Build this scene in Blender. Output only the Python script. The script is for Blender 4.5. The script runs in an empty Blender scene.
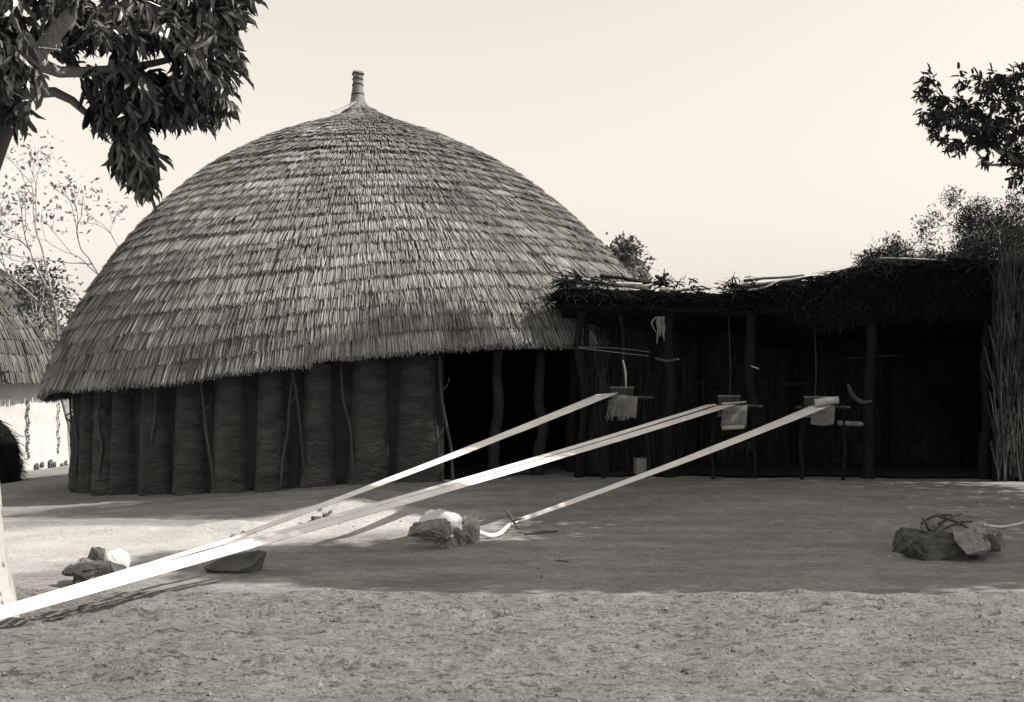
import bpy, bmesh, math, random
import numpy as np
from mathutils import Vector, Matrix

# ------------------------------------------------------------------ camera, sky, sun
SC = bpy.context.scene
COL = SC.collection
F, HZ, EYE = 1200.0, 385.0, 1.45          # focal length in px, horizon row, eye height
cam = bpy.data.cameras.new('camera'); camo = bpy.data.objects.new('camera', cam); COL.objects.link(camo)
cam.sensor_width = 36.0; cam.lens = F / 1024 * 36.0
cam.shift_y = (HZ - 351) / 1024.0
cam.clip_end = 5000
camo.location = (0, 0, EYE); camo.rotation_euler = (math.radians(90), 0, 0)
SC.camera = camo

SUN_E, SUN_A = math.radians(45), math.radians(-9)     # elevation, azimuth from +X (towards the camera side)
S = Vector((math.cos(SUN_E) * math.cos(SUN_A), math.cos(SUN_E) * math.sin(SUN_A), math.sin(SUN_E)))
TONE = (1.0, 0.925, 0.83)                              # warm tone of the old print
w = bpy.data.worlds.new('World'); SC.world = w; w.use_nodes = True
nt = w.node_tree; nt.nodes.clear()
sky = nt.nodes.new('ShaderNodeTexSky'); sky.sky_type = 'NISHITA'; sky.sun_disc = False
sky.sun_elevation = SUN_E; sky.sun_rotation = math.pi / 2 - SUN_A
sky.air_density = 4.0; sky.dust_density = 0.2; sky.ozone_density = 1.0
bw = nt.nodes.new('ShaderNodeRGBToBW')
tn = nt.nodes.new('ShaderNodeMix'); tn.data_type = 'RGBA'; tn.blend_type = 'MULTIPLY'; tn.inputs[0].default_value = 1
tn.inputs[7].default_value = (*TONE, 1)
bg = nt.nodes.new('ShaderNodeBackground'); bg.inputs[1].default_value = 0.086
ow = nt.nodes.new('ShaderNodeOutputWorld')
nt.links.new(sky.outputs[0], bw.inputs[0]); nt.links.new(bw.outputs[0], tn.inputs[6])
nt.links.new(tn.outputs[2], bg.inputs[0]); nt.links.new(bg.outputs[0], ow.inputs[0])
sun = bpy.data.lights.new('sun', 'SUN'); sun.energy = 3.4; sun.angle = math.radians(0.53); sun.color = TONE
suno = bpy.data.objects.new('sun', sun); COL.objects.link(suno)
suno.rotation_euler = S.to_track_quat('Z', 'Y').to_euler(); suno.location = (20, -5, 25)
SC.view_settings.view_transform = 'Standard'; SC.view_settings.look = 'None'
SC.view_settings.exposure = 1.05; SC.view_settings.gamma = 1.0; SC.view_settings.use_curve_mapping = False

# ------------------------------------------------------------------ helpers
rng = np.random.default_rng(7)
R = random.Random(11)
ORG = {}

def at(px, py, d):
    return np.array([(px - 512) / F * d, d, EYE - (py - HZ) / F * d])

def hash2(ix, iy, seed):
    h = (ix.astype(np.int64) * 374761393 + iy.astype(np.int64) * 668265263 + seed * 2147483647) & 0xffffffff
    h = ((h ^ (h >> 13)) * 1274126177) & 0xffffffff
    return ((h ^ (h >> 16)) & 0xffff) / 65535.0

def vnoise(x, y, seed=0):
    x = np.asarray(x, float); y = np.asarray(y, float)
    ix = np.floor(x); iy = np.floor(y); fx = x - ix; fy = y - iy
    fx = fx * fx * (3 - 2 * fx); fy = fy * fy * (3 - 2 * fy)
    a = hash2(ix, iy, seed); b = hash2(ix + 1, iy, seed); c = hash2(ix, iy + 1, seed); d = hash2(ix + 1, iy + 1, seed)
    return (a * (1 - fx) + b * fx) * (1 - fy) + (c * (1 - fx) + d * fx) * fy

def fbm(x, y, seed=0, oct=4):
    s = 0; a = .5; f = 1
    for o in range(oct):
        s = s + a * vnoise(x * f, y * f, seed + o * 17); a *= .5; f *= 2.03
    return s

def sstep(a, b, x):
    t = np.clip((np.asarray(x, float) - a) / (b - a), 0, 1); return t * t * (3 - 2 * t)

def ground_h(X, Y):
    """smooth terrain: level yard, falling away gently to the left where the huts stand"""
    X = np.asarray(X, float); Y = np.asarray(Y, float)
    h = np.where(X < -1.0, .07 * (X + 3.4), .168 - .0 * X)
    h = np.minimum(h, .13 + .02 * np.tanh(X)); h = np.maximum(h, -.62 - .02 * np.tanh(X))
    z = sstep(11.5, 16, Y) * h
    z = z + .19 * np.exp(-(((X + 1.75) / .7) ** 2 + ((Y - 13.0) / .6) ** 2))      # heap of pale ash
    z = z + .10 * np.exp(-(((X + 2.75) / .45) ** 2 + ((Y - 12.0) / .35) ** 2))
    return z

def mats_base(name):
    m = bpy.data.materials.new(name); m.use_nodes = True
    t = m.node_tree; b = t.nodes['Principled BSDF']
    return m, t, b

def mat(name, lo, hi, scale=6.0, rough=.9, bump=.3, bscale=40.0, island=0.0, stretch=(1, 1, 1), spec=.2, detail=6, trans=0.0, bdist=.02, objrand=0.0):
    m, t, b = mats_base(name)
    tc = t.nodes.new('ShaderNodeTexCoord'); mp = t.nodes.new('ShaderNodeMapping'); mp.inputs['Scale'].default_value = stretch
    t.links.new(tc.outputs['Object'], mp.inputs[0])
    n = t.nodes.new('ShaderNodeTexNoise'); n.inputs['Scale'].default_value = scale; n.inputs['Detail'].default_value = detail
    n.inputs['Roughness'].default_value = .65
    t.links.new(mp.outputs[0], n.inputs['Vector'])
    r = t.nodes.new('ShaderNodeMapRange'); r.inputs[1].default_value = .3; r.inputs[2].default_value = .7
    r.inputs[3].default_value = lo; r.inputs[4].default_value = hi
    t.links.new(n.outputs[0], r.inputs[0])
    val = r.outputs[0]
    if island > 0:
        g = t.nodes.new('ShaderNodeNewGeometry'); r2 = t.nodes.new('ShaderNodeMapRange')
        r2.inputs[3].default_value = 1 - island; r2.inputs[4].default_value = 1 + island
        t.links.new(g.outputs['Random Per Island'], r2.inputs[0])
        mu = t.nodes.new('ShaderNodeMath'); mu.operation = 'MULTIPLY'
        t.links.new(val, mu.inputs[0]); t.links.new(r2.outputs[0], mu.inputs[1]); val = mu.outputs[0]
    if objrand > 0:
        oi = t.nodes.new('ShaderNodeObjectInfo'); r3 = t.nodes.new('ShaderNodeMapRange')
        r3.inputs[3].default_value = 1 - objrand; r3.inputs[4].default_value = 1 + objrand
        t.links.new(oi.outputs['Random'], r3.inputs[0])
        mu = t.nodes.new('ShaderNodeMath'); mu.operation = 'MULTIPLY'
        t.links.new(val, mu.inputs[0]); t.links.new(r3.outputs[0], mu.inputs[1]); val = mu.outputs[0]
    t.links.new(val, b.inputs['Base Color'])
    b.inputs['Roughness'].default_value = rough; b.inputs['Specular IOR Level'].default_value = spec
    if bump > 0:
        n2 = t.nodes.new('ShaderNodeTexNoise'); n2.inputs['Scale'].default_value = bscale; n2.inputs['Detail'].default_value = 5
        t.links.new(mp.outputs[0], n2.inputs['Vector'])
        bp = t.nodes.new('ShaderNodeBump'); bp.inputs['Strength'].default_value = bump; bp.inputs['Distance'].default_value = bdist
        t.links.new(n2.outputs[0], bp.inputs['Height']); t.links.new(bp.outputs[0], b.inputs['Normal'])
    if trans > 0:
        tr = t.nodes.new('ShaderNodeBsdfTranslucent'); mx = t.nodes.new('ShaderNodeMixShader'); mx.inputs[0].default_value = trans
        t.links.new(val, tr.inputs[0]); out = t.nodes['Material Output']
        t.links.new(b.outputs[0], mx.inputs[1]); t.links.new(tr.outputs[0], mx.inputs[2]); t.links.new(mx.outputs[0], out.inputs[0])
    return m

def mesh_data(name, V, Fc, m, smooth=False):
    me = bpy.data.meshes.new(name)
    V = V.tolist() if isinstance(V, np.ndarray) else [tuple(v) for v in V]
    Fc = Fc.tolist() if isinstance(Fc, np.ndarray) else Fc
    me.from_pydata(V, [], Fc); me.update()
    if m: me.materials.append(m)
    if smooth: me.polygons.foreach_set('use_smooth', [True] * len(me.polygons))
    return me

def thing(name, loc, label, cat, group=None):
    o = bpy.data.objects.new(name, None); COL.objects.link(o); o.location = loc; o.empty_display_size = .2
    ORG[o.name] = np.array(loc, float); tag(o, label, cat, group); return o

def tag(o, label=None, cat=None, group=None, kind=None):
    if label: o['label'] = label
    if cat: o['category'] = cat
    if group: o['group'] = group
    if kind: o['kind'] = kind
    return o

def obj(name, V, Fc, m, parent=None, smooth=False, org=None):
    """V in world coordinates"""
    V = np.asarray(V, float)
    o0 = ORG[parent.name] if parent is not None else (np.array(org, float) if org is not None else np.zeros(3))
    me = mesh_data(name, V - o0, Fc, m, smooth)
    o = bpy.data.objects.new(name, me); COL.objects.link(o)
    if parent is not None: o.parent = parent
    else: o.location = o0
    ORG[o.name] = o0
    return o

def join(parts):
    V = []; Fc = []; k = 0
    for v, f in parts:
        v = np.asarray(v, float); V.append(v)
        f = f.tolist() if isinstance(f, np.ndarray) else f
        Fc.extend([[i + k for i in q] for q in f]); k += len(v)
    return np.concatenate(V), Fc

def smooth_path(pts, n=4):
    """Catmull-Rom resample"""
    P = [np.asarray(p, float) for p in pts]
    if len(P) < 3: 
        return [P[0] + (P[1] - P[0]) * t for t in np.linspace(0, 1, n + 1)]
    P = [2 * P[0] - P[1]] + P + [2 * P[-1] - P[-2]]
    out = []
    for i in range(1, len(P) - 2):
        for t in np.linspace(0, 1, n, endpoint=False):
            a, b, c, d = P[i - 1], P[i], P[i + 1], P[i + 2]
            out.append(.5 * ((2 * b) + (-a + c) * t + (2 * a - 5 * b + 4 * c - d) * t * t + (-a + 3 * b - 3 * c + d) * t ** 3))
    out.append(P[-2]); return out

def tube(pts, radii, sides=8, jit=0.0, n=0, seed=0):
    pts = [np.asarray(p, float) for p in pts]
    if n:
        k = len(pts); q = smooth_path(pts, n)
        if not np.isscalar(radii):
            radii = np.interp(np.linspace(0, k - 1, len(q)), np.arange(k), radii)
        pts = q
    m = len(pts); radii = np.full(m, radii) if np.isscalar(radii) else np.asarray(radii, float)
    rg = np.random.default_rng(seed + 5)
    V = []; Fc = []
    up = np.array([0.31, .17, .93])
    for i in range(m):
        d = pts[min(i + 1, m - 1)] - pts[max(i - 1, 0)]; d = d / (np.linalg.norm(d) + 1e-9)
        if abs(d @ up) > .97: up = np.array([.9, .2, .1])
        a = np.cross(d, up); a /= np.linalg.norm(a) + 1e-9; b = np.cross(d, a); up = b if False else up
        for s in range(sides):
            t = 2 * math.pi * s / sides
            r = radii[i] * (1 + jit * (rg.random() - .5) * 2)
            V.append(pts[i] + r * (math.cos(t) * a + math.sin(t) * b))
    for i in range(m - 1):
        for s in range(sides):
            s2 = (s + 1) % sides
            Fc.append([i * sides + s, i * sides + s2, (i + 1) * sides + s2, (i + 1) * sides + s])
    Fc.append(list(range(sides))[::-1]); Fc.append([(m - 1) * sides + s for s in range(sides)])
    return np.array(V), Fc

def crooked(p0, p1, r0, r1, k=5, amp=.04, sides=7, seed=0, n=3):
    rg = np.random.default_rng(seed + 100); p0 = np.asarray(p0, float); p1 = np.asarray(p1, float)
    pts = [p0 + (p1 - p0) * t + (rg.normal(size=3) * amp * (0 < t < 1)) for t in np.linspace(0, 1, k)]
    return tube(pts, np.linspace(r0, r1, k), sides, .12, n, seed)

def box(c, s, rz=0.0, rx=0.0):
    x, y, z = np.array(s) / 2
    V = np.array([[-x, -y, -z], [x, -y, -z], [x, y, -z], [-x, y, -z], [-x, -y, z], [x, -y, z], [x, y, z], [-x, y, z]])
    M = np.array(Matrix.Rotation(rz, 3, 'Z') @ Matrix.Rotation(rx, 3, 'X'))
    return V @ M.T + np.array(c), [[3, 2, 1, 0], [4, 5, 6, 7], [0, 1, 5, 4], [1, 2, 6, 5], [2, 3, 7, 6], [3, 0, 4, 7]]

def blades(P, D, N, L, W, seg=2, sag=0.0, taper=.6, tipw=None):
    """straw ribbons: P roots, D unit dirs, N approx normals, L lengths, W widths -> verts, quads"""
    P = np.asarray(P, float); n = len(P)
    side = np.cross(D, N); side /= np.linalg.norm(side, axis=1, keepdims=True) + 1e-9
    rows = []
    for k in range(seg + 1):
        t = k / seg
        c = P + D * (L * t)[:, None] - np.array([0, 0, 1.0]) * (sag * L * t * t)[:, None] if np.ndim(sag) else P + D * (L * t)[:, None] + np.array([0, 0, -sag * t * t]) * L[:, None]
        ww = (W * (1 - (1 - taper) * t) / 2)[:, None]
        rows += [c - side * ww, c + side * ww]
    V = np.stack(rows, 1).reshape(-1, 3)
    st = 2 * (seg + 1); base = (np.arange(n) * st)[:, None]
    q = np.concatenate([base + np.array([2 * k, 2 * k + 1, 2 * k + 3, 2 * k + 2]) for k in range(seg)], 1).reshape(-1, 4)
    return V, q

LEAF = np.array([[0, 0, 0], [.28, .5, .05], [.3, 0, -.04], [.28, -.5, .05], [.76, .40, .0], [.78, 0, -.10], [.76, -.40, 0], [1, 0, -.2]])
LEAFQ = [[0, 2, 1], [0, 3, 2], [1, 2, 5, 4], [2, 3, 6, 5], [4, 5, 7], [5, 6, 7]]
LEAFT = np.array([[0, 2, 1], [0, 3, 2], [1, 2, 5], [1, 5, 4], [2, 3, 6], [2, 6, 5], [4, 5, 7], [5, 6, 7]])
def leaves(P, D, N, L, W):
    P = np.asarray(P, float); n = len(P)
    D = D / (np.linalg.norm(D, axis=1, keepdims=True) + 1e-9)
    side = np.cross(N, D); side /= np.linalg.norm(side, axis=1, keepdims=True) + 1e-9
    N2 = np.cross(D, side)
    V = P[:, None] + LEAF[None, :, 0:1] * (D * L[:, None])[:, None] + LEAF[None, :, 1:2] * (side * W[:, None])[:, None] + LEAF[None, :, 2:3] * (N2 * L[:, None])[:, None]
    f = (np.arange(n)[:, None, None] * 8 + LEAFT[None]).reshape(-1, 3)
    return V.reshape(-1, 3), f
LEAF2 = np.array([[0, 0, 0], [.45, .5, .04], [.45, -.5, .04], [1, 0, -.08]])
def leaflets(P, D, N, L, W):
    P = np.asarray(P, float); n = len(P)
    D = D / (np.linalg.norm(D, axis=1, keepdims=True) + 1e-9)
    side = np.cross(N, D); side /= np.linalg.norm(side, axis=1, keepdims=True) + 1e-9
    N2 = np.cross(D, side)
    V = P[:, None] + LEAF2[None, :, 0:1] * (D * L[:, None])[:, None] + LEAF2[None, :, 1:2] * (side * W[:, None])[:, None] + LEAF2[None, :, 2:3] * (N2 * L[:, None])[:, None]
    f = (np.arange(n)[:, None, None] * 4 + np.array([[0, 2, 3, 1]])[None]).reshape(-1, 4)
    return V.reshape(-1, 3), f

def unit(a): return a / (np.linalg.norm(a, axis=-1, keepdims=True) + 1e-9)

# ------------------------------------------------------------------ materials
M = {}
M['thatch'] = mat('thatch_straw', .14, .33, 1.1, .85, 0, island=.40, spec=.12, objrand=.12)
M['thatch_grey'] = mat('grey_old_thatch', .07, .17, 1.4, .9, 0, island=.4, objrand=.15)
M['thatch_under'] = mat('thatch_underside', .05, .10, 8, .95, .5, 30)
M['finial'] = mat('bound_straw', .11, .24, 14, .85, .5, 60, stretch=(1, 1, .2))
M['mud'] = mat('mud_wall', .035, .10, 3.0, .95, 1.0, 11, stretch=(1, 1, 2.4), bdist=.07, objrand=.2)
M['mud_dark'] = mat('dark_mud', .02, .045, 4, .95, .6, 20)  # darker mud tone than the piers
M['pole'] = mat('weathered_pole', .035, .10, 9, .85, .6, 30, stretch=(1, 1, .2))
M['pole_dark'] = mat('shade_dark_pole', .007, .016, 9, .85, .6, 30, stretch=(1, 1, .2))  # near black: the shelter's shade is put into the pole colour
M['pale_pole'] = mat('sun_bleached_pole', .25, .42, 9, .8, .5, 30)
M['brush'] = mat('dry_brush', .005, .012, 5, .95, 0, island=.6)  # brush colour lowered to carry the shelter's shade
M['mat_dark'] = mat('shade_dark_mat', .010, .022, 10, .95, .6, 30)  # mat colour darkened to stand in for shade under the shelter
M['mat_back'] = mat('woven_back_mat', .022, .055, 6, .95, .5, 30, island=.5)
M['fence_straw'] = mat('fence_straw', .03, .10, 4, .9, 0, island=.7)
M['white_wall'] = mat('whitewashed_wall', .42, .54, 3, .9, .5, 12)
M['paint_dark'] = mat('dark_wall_paint', .06, .12, 20, .9, 0)
M['cotton'] = mat('raw_cotton', .6, .75, 12, .95, .5, 60)
def warp_mat():
    m, t, b = mats_base('cotton_warp')
    a = t.nodes.new('ShaderNodeAttribute'); a.attribute_name = 'across'
    n = t.nodes.new('ShaderNodeTexNoise'); n.noise_dimensions = '1D'; n.inputs['Scale'].default_value = 14; n.inputs['Detail'].default_value = 4
    t.links.new(a.outputs['Fac'], n.inputs['W'])
    r = t.nodes.new('ShaderNodeMapRange'); r.inputs[1].default_value = .3; r.inputs[2].default_value = .6; r.inputs[3].default_value = .6; r.inputs[4].default_value = .86
    t.links.new(n.outputs[0], r.inputs[0])
    tc = t.nodes.new('ShaderNodeTexCoord'); n2 = t.nodes.new('ShaderNodeTexNoise'); n2.inputs['Scale'].default_value = 3; n2.inputs['Detail'].default_value = 6
    t.links.new(tc.outputs['Object'], n2.inputs[0])
    r2 = t.nodes.new('ShaderNodeMapRange'); r2.inputs[1].default_value = .35; r2.inputs[2].default_value = .6; r2.inputs[3].default_value = .86; r2.inputs[4].default_value = 1
    t.links.new(n2.outputs[0], r2.inputs[0])
    mu = t.nodes.new('ShaderNodeMath'); mu.operation = 'MULTIPLY'; t.links.new(r.outputs[0], mu.inputs[0]); t.links.new(r2.outputs[0], mu.inputs[1])
    t.links.new(mu.outputs[0], b.inputs['Base Color']); b.inputs['Roughness'].default_value = .9; b.inputs['Specular IOR Level'].default_value = .1
    return m
M['warp'] = warp_mat()
M['cloth'] = mat('woven_cloth', .16, .28, 12, .9, .4, 150)
M['cloth_light'] = mat('pale_cloth', .42, .55, 12, .9, .4, 150)
M['stone'] = mat('field_stone', .12, .30, 9, .85, .9, 28, bdist=.03)
M['stone_pale'] = mat('pale_field_stone', .26, .44, 9, .85, .9, 28, bdist=.03)
M['stone_dark'] = mat('dark_stone', .045, .12, 9, .8, .8, 28, bdist=.03)
M['clod'] = mat('earth_clods', .09, .2, 5, .95, .5, 60, island=.4)
M['twig'] = mat('dry_twig', .06, .14, 12, .9, .4, 40)
M['bark'] = mat('mango_bark', .2, .42, 6, .95, 1.0, 22, stretch=(1, 1, .35), bdist=.05)
M['bark_pale'] = mat('pale_bark', .20, .36, 6, .9, .6, 30)
M['leaf'] = mat('mango_leaf', .035, .10, 3, .30, 0, island=.8, spec=.8, trans=.08)
M['leaf_mid'] = mat('shade_tree_leaf', .025, .06, 3, .55, 0, island=.6, spec=.35, trans=.1)
M['leaf_acacia'] = mat('thorn_tree_leaf', .07, .16, 3, .7, 0, island=.6, trans=.15)
M['leaf_thorn'] = mat('thorn_tree_dark_leaf', .02, .05, 3, .7, 0, island=.6, trans=.15)
M['leaf_pale'] = mat('sparse_tree_leaf', .16, .30, 3, .7, 0, island=.6, trans=.2)

def trunk_mat():
    m, t, b = mats_base('whitewashed_trunk')
    tc = t.nodes.new('ShaderNodeTexCoord'); sx = t.nodes.new('ShaderNodeSeparateXYZ'); t.links.new(tc.outputs['Object'], sx.inputs[0])
    n = t.nodes.new('ShaderNodeTexNoise'); n.inputs['Scale'].default_value = 9; n.inputs['Detail'].default_value = 8
    mp = t.nodes.new('ShaderNodeMapping'); mp.inputs['Scale'].default_value = (1, 1, .4)
    t.links.new(tc.outputs['Object'], mp.inputs[0]); t.links.new(mp.outputs[0], n.inputs[0])
    # paint up to ~1.25 m with a ragged edge, flaked near the foot
    a = t.nodes.new('ShaderNodeMath'); a.operation = 'MULTIPLY_ADD'; a.inputs[1].default_value = .5; 
    t.links.new(n.outputs[0], a.inputs[0]); t.links.new(sx.outputs[2], a.inputs[2])
    r1 = t.nodes.new('ShaderNodeMapRange'); r1.inputs[1].default_value = 1.5; r1.inputs[2].default_value = 1.56; r1.inputs[3].default_value = 1; r1.inputs[4].default_value = 0
    t.links.new(a.outputs[0], r1.inputs[0])
    fl = t.nodes.new('ShaderNodeMapRange'); fl.inputs[1].default_value = .60; fl.inputs[2].default_value = .64; fl.inputs[3].default_value = 1; fl.inputs[4].default_value = .1
    n3 = t.nodes.new('ShaderNodeTexNoise'); n3.inputs['Scale'].default_value = 16; n3.inputs['Detail'].default_value = 6
    t.links.new(mp.outputs[0], n3.inputs[0]); t.links.new(n3.outputs[0], fl.inputs[0])
    mm = t.nodes.new('ShaderNodeMath'); mm.operation = 'MULTIPLY'; t.links.new(r1.outputs[0], mm.inputs[0]); t.links.new(fl.outputs[0], mm.inputs[1])
    mr = t.nodes.new('ShaderNodeMapRange'); mr.inputs[3].default_value = .10; mr.inputs[4].default_value = .36
    t.links.new(mm.outputs[0], mr.inputs[0]); t.links.new(mr.outputs[0], b.inputs['Base Color'])
    bp = t.nodes.new('ShaderNodeBump'); bp.inputs['Strength'].default_value = .8; bp.inputs['Distance'].default_value = .03
    t.links.new(n.outputs[0], bp.inputs['Height']); t.links.new(bp.outputs[0], b.inputs['Normal'])
    b.inputs['Roughness'].default_value = .95
    return m
M['trunk_white'] = trunk_mat()

def ground_mat():
    m, t, b = mats_base('yard_earth')
    def nd(ty, **k):
        n = t.nodes.new(ty)
        for a, v in k.items(): setattr(n, a, v)
        return n
    tc = nd('ShaderNodeTexCoord')
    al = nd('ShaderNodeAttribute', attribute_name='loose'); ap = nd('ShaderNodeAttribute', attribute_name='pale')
    def noise(sc, det=6, st=(1, 1, 1), rough=.6):
        mp = nd('ShaderNodeMapping'); mp.inputs['Scale'].default_value = st; t.links.new(tc.outputs['Object'], mp.inputs[0])
        n = nd('ShaderNodeTexNoise'); n.inputs['Scale'].default_value = sc; n.inputs['Detail'].default_value = det; n.inputs['Roughness'].default_value = rough
        t.links.new(mp.outputs[0], n.inputs[0]); return n.outputs[0]
    def rngm(src, a, b_, c, d):
        r = nd('ShaderNodeMapRange'); r.inputs[1].default_value = a; r.inputs[2].default_value = b_; r.inputs[3].default_value = c; r.inputs[4].default_value = d
        t.links.new(src, r.inputs[0]); return r.outputs[0]
    def mixf(f, a, b_):
        x = nd('ShaderNodeMix', data_type='FLOAT'); t.links.new(f, x.inputs[0]); t.links.new(a, x.inputs[2]); t.links.new(b_, x.inputs[3]); return x.outputs[0]
    def mul(a, b_):
        x = nd('ShaderNodeMath', operation='MULTIPLY'); t.links.new(a, x.inputs[0]); t.links.new(b_, x.inputs[1]); return x.outputs[0]
    # swept, trodden earth: long soft streaks
    packed = mul(rngm(noise(.9, 5, (1, 2.2, 1)), .3, .7, .19, .28), mul(rngm(noise(7, 9, (1, 2.4, 1), .8), .38, .62, .72, 1.22), rngm(noise(1.1, 4, (1, 2.0, 1)), .35, .65, .86, 1.1)))
    loose = mul(rngm(noise(1.3, 5, (1, 1.6, 1)), .3, .7, .165, .235), mul(rngm(noise(11, 10, (1, 2.0, 1), .9), .38, .62, .68, 1.25), rngm(noise(7.5, 5, (1, 2.8, 1), .7), .53, .61, 1.05, .5)))  # last factor paints dark marks for litter and the shadows of clods
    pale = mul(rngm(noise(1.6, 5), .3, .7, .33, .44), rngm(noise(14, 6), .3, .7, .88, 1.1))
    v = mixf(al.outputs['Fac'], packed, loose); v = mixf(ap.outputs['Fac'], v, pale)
    # dark crumbs of litter
    v = mul(v, rngm(noise(34, 4, (1, 1.6, 1)), .56, .64, 1, .45))
    t.links.new(v, b.inputs['Base Color'])
    b.inputs['Roughness'].default_value = .95; b.inputs['Specular IOR Level'].default_value = .1
    h = noise(34, 8, (1, 1, 1), .7)
    bp = nd('ShaderNodeBump'); bp.inputs['Distance'].default_value = .03
    t.links.new(h, bp.inputs['Height']); t.links.new(rngm(al.outputs['Fac'], 0, 1, .3, 1.0), bp.inputs['Strength'])
    t.links.new(bp.outputs[0], b.inputs['Normal'])
    return m
M['ground'] = ground_mat()

# ------------------------------------------------------------------ ground
def loose_mask(X, Y):
    edge = 8.28 + .10 * (fbm(X * .7, X * 0 + 3.1, 3) - .5) + .12 * (fbm(X * 4, X * 0 + 1.1, 4) - .5) + .22 * sstep(-1.5, -4.5, X) * 1.0
    return 1 - sstep(edge - .10, edge + .12, Y + .35 * (fbm(X * 5, Y * 9, 6) - .5)), edge
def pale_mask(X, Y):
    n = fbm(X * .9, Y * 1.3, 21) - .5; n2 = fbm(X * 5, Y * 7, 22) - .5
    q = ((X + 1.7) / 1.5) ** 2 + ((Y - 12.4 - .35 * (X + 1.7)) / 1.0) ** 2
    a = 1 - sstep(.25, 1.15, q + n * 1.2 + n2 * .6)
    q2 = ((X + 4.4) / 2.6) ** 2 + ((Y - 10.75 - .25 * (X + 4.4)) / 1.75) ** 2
    b = 1.0 * (1 - sstep(.35, 1.1, q2 + n * .9 + n2 * .5))  # lightens the earth colour to brighten the sunlit patch at left
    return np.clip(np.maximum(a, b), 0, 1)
xs = np.concatenate([[-1500, -500, -150, -60, -30, -20, -14, -11], np.arange(-9, 9.001, .032), [11, 14, 20, 30, 60, 150, 500, 1500]])
ys = [4.6]
while ys[-1] < 20: ys.append(ys[-1] + max(.018, ys[-1] ** 2 / 1740 * 1.05))
ys = np.concatenate([[-1500, -300, -60, -20, -6, 0, 2.5, 3.8], ys, [21, 22, 24, 26, 28, 31, 35, 40, 50, 80, 200, 600, 2500]])
GX, GY = np.meshgrid(xs, ys)
L_, edge_ = loose_mask(GX, GY)
Z = ground_h(GX, GY)
near = sstep(25, 18, GY) * (np.abs(GX) < 9.01) * (GY > 4.5)
Z += near * ((fbm(GX * 1.1, GY * 1.4, 40) - .5) * .05 + (fbm(GX * 6, GY * 9, 41) - .5) * .022)
clods = fbm(GX * 13, GY * 13, 42, 3)
Z += near * L_ * ((clods - .5) * .034 + (fbm(GX * 30, GY * 30, 47, 2) - .5) * .014 + np.clip(fbm(GX * 1.6, GY * 5, 43, 4) - .5, 0, 1) * .11)
Z += near * .028 * np.exp(-((GY - edge_ + .03) / .07) ** 2) * (.5 + fbm(GX * 3, GX * 0, 45))
for i in range(130):                                    # scuffs and footprints in the loose soil
    fx, fy = rng.uniform(-3.4, 3.6), rng.uniform(5.6, 8.1); an = rng.uniform(-.6, .6); sx, sy = rng.uniform(.05, .13), rng.uniform(.025, .05)
    dx, dy = GX - fx, GY - fy; u = dx * math.cos(an) + dy * math.sin(an); v = -dx * math.sin(an) + dy * math.cos(an)
    q = (u / sx) ** 2 + (v / sy) ** 2
    Z += near * (-.04 * np.exp(-q) + .02 * np.exp(-(q - 2.2) ** 2))
GZ = Z
V = np.stack([GX, GY, Z], -1).reshape(-1, 3)
nx = len(xs); ny = len(ys)
idx = np.arange(nx * ny).reshape(ny, nx)
Q = np.stack([idx[:-1, :-1], idx[:-1, 1:], idx[1:, 1:], idx[1:, :-1]], -1).reshape(-1, 4)
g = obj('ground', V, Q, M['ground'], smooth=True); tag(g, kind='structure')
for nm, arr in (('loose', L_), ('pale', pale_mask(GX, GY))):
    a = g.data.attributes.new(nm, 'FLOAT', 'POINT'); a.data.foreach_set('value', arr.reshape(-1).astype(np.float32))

def gz(x, y):
    i = int(np.clip(np.searchsorted(xs, x), 1, nx - 1)); j = int(np.clip(np.searchsorted(ys, y), 1, ny - 1))
    return float(max(GZ[j, i], GZ[j - 1, i - 1]) + GZ[j - 1, i] + GZ[j, i - 1]) / 3 if False else float((GZ[j, i] + GZ[j - 1, i - 1] + GZ[j - 1, i] + GZ[j, i - 1]) / 4)
def gp(px, py):
    """point of the yard seen at a pixel"""
    d = 12.0
    for k in range(30):
        X = (px - 512) / F * d; z = float(ground_h(X, d)); d = .5 * d + .5 * (EYE - z) * F / (py - HZ)
    return np.array([(px - 512) / F * d, d, gz((px - 512) / F * d, d)])

# small clods and grit lying on the loose soil
n = 4200
cx = rng.uniform(-4.2, 4.4, n); cy = 5.2 + (rng.random(n) ** 1.2) * 3.1
keep = (loose_mask(cx, cy)[0] > .5); cx, cy = cx[keep], cy[keep]
extra = 500; cx = np.concatenate([cx, rng.uniform(-6, 7, extra)]); cy = np.concatenate([cy, rng.uniform(8.3, 16, extra)])
OCT = np.array([[1, 0, 0], [0, 1, 0], [-1, 0, 0], [0, -1, 0], [0, 0, .8], [.5, .5, .5], [-.4, .6, .4]]) * 1.0
OCTF = np.array([[0, 5, 4], [0, 1, 5], [5, 1, 4], [1, 6, 4], [1, 2, 6], [6, 2, 4], [2, 3, 4], [3, 0, 4]])
n = len(cx); sz = .004 + .013 * rng.random(n) ** 3; ang = rng.random(n) * 6.28
jit = 1 + .5 * (rng.random((n, 7, 3)) - .5)
T = OCT[None] * jit * sz[:, None, None]
c, s = np.cos(ang)[:, None], np.sin(ang)[:, None]
Tx = T[..., 0] * c - T[..., 1] * s; Ty = T[..., 0] * s + T[..., 1] * c
zz = np.array([gz(a, b) for a, b in zip(cx, cy)])
VV = np.stack([Tx + cx[:, None], Ty + cy[:, None], T[..., 2] + zz[:, None] - .001], -1).reshape(-1, 3)
FF = (np.arange(n)[:, None, None] * 7 + OCTF[None]).reshape(-1, 3)
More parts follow.
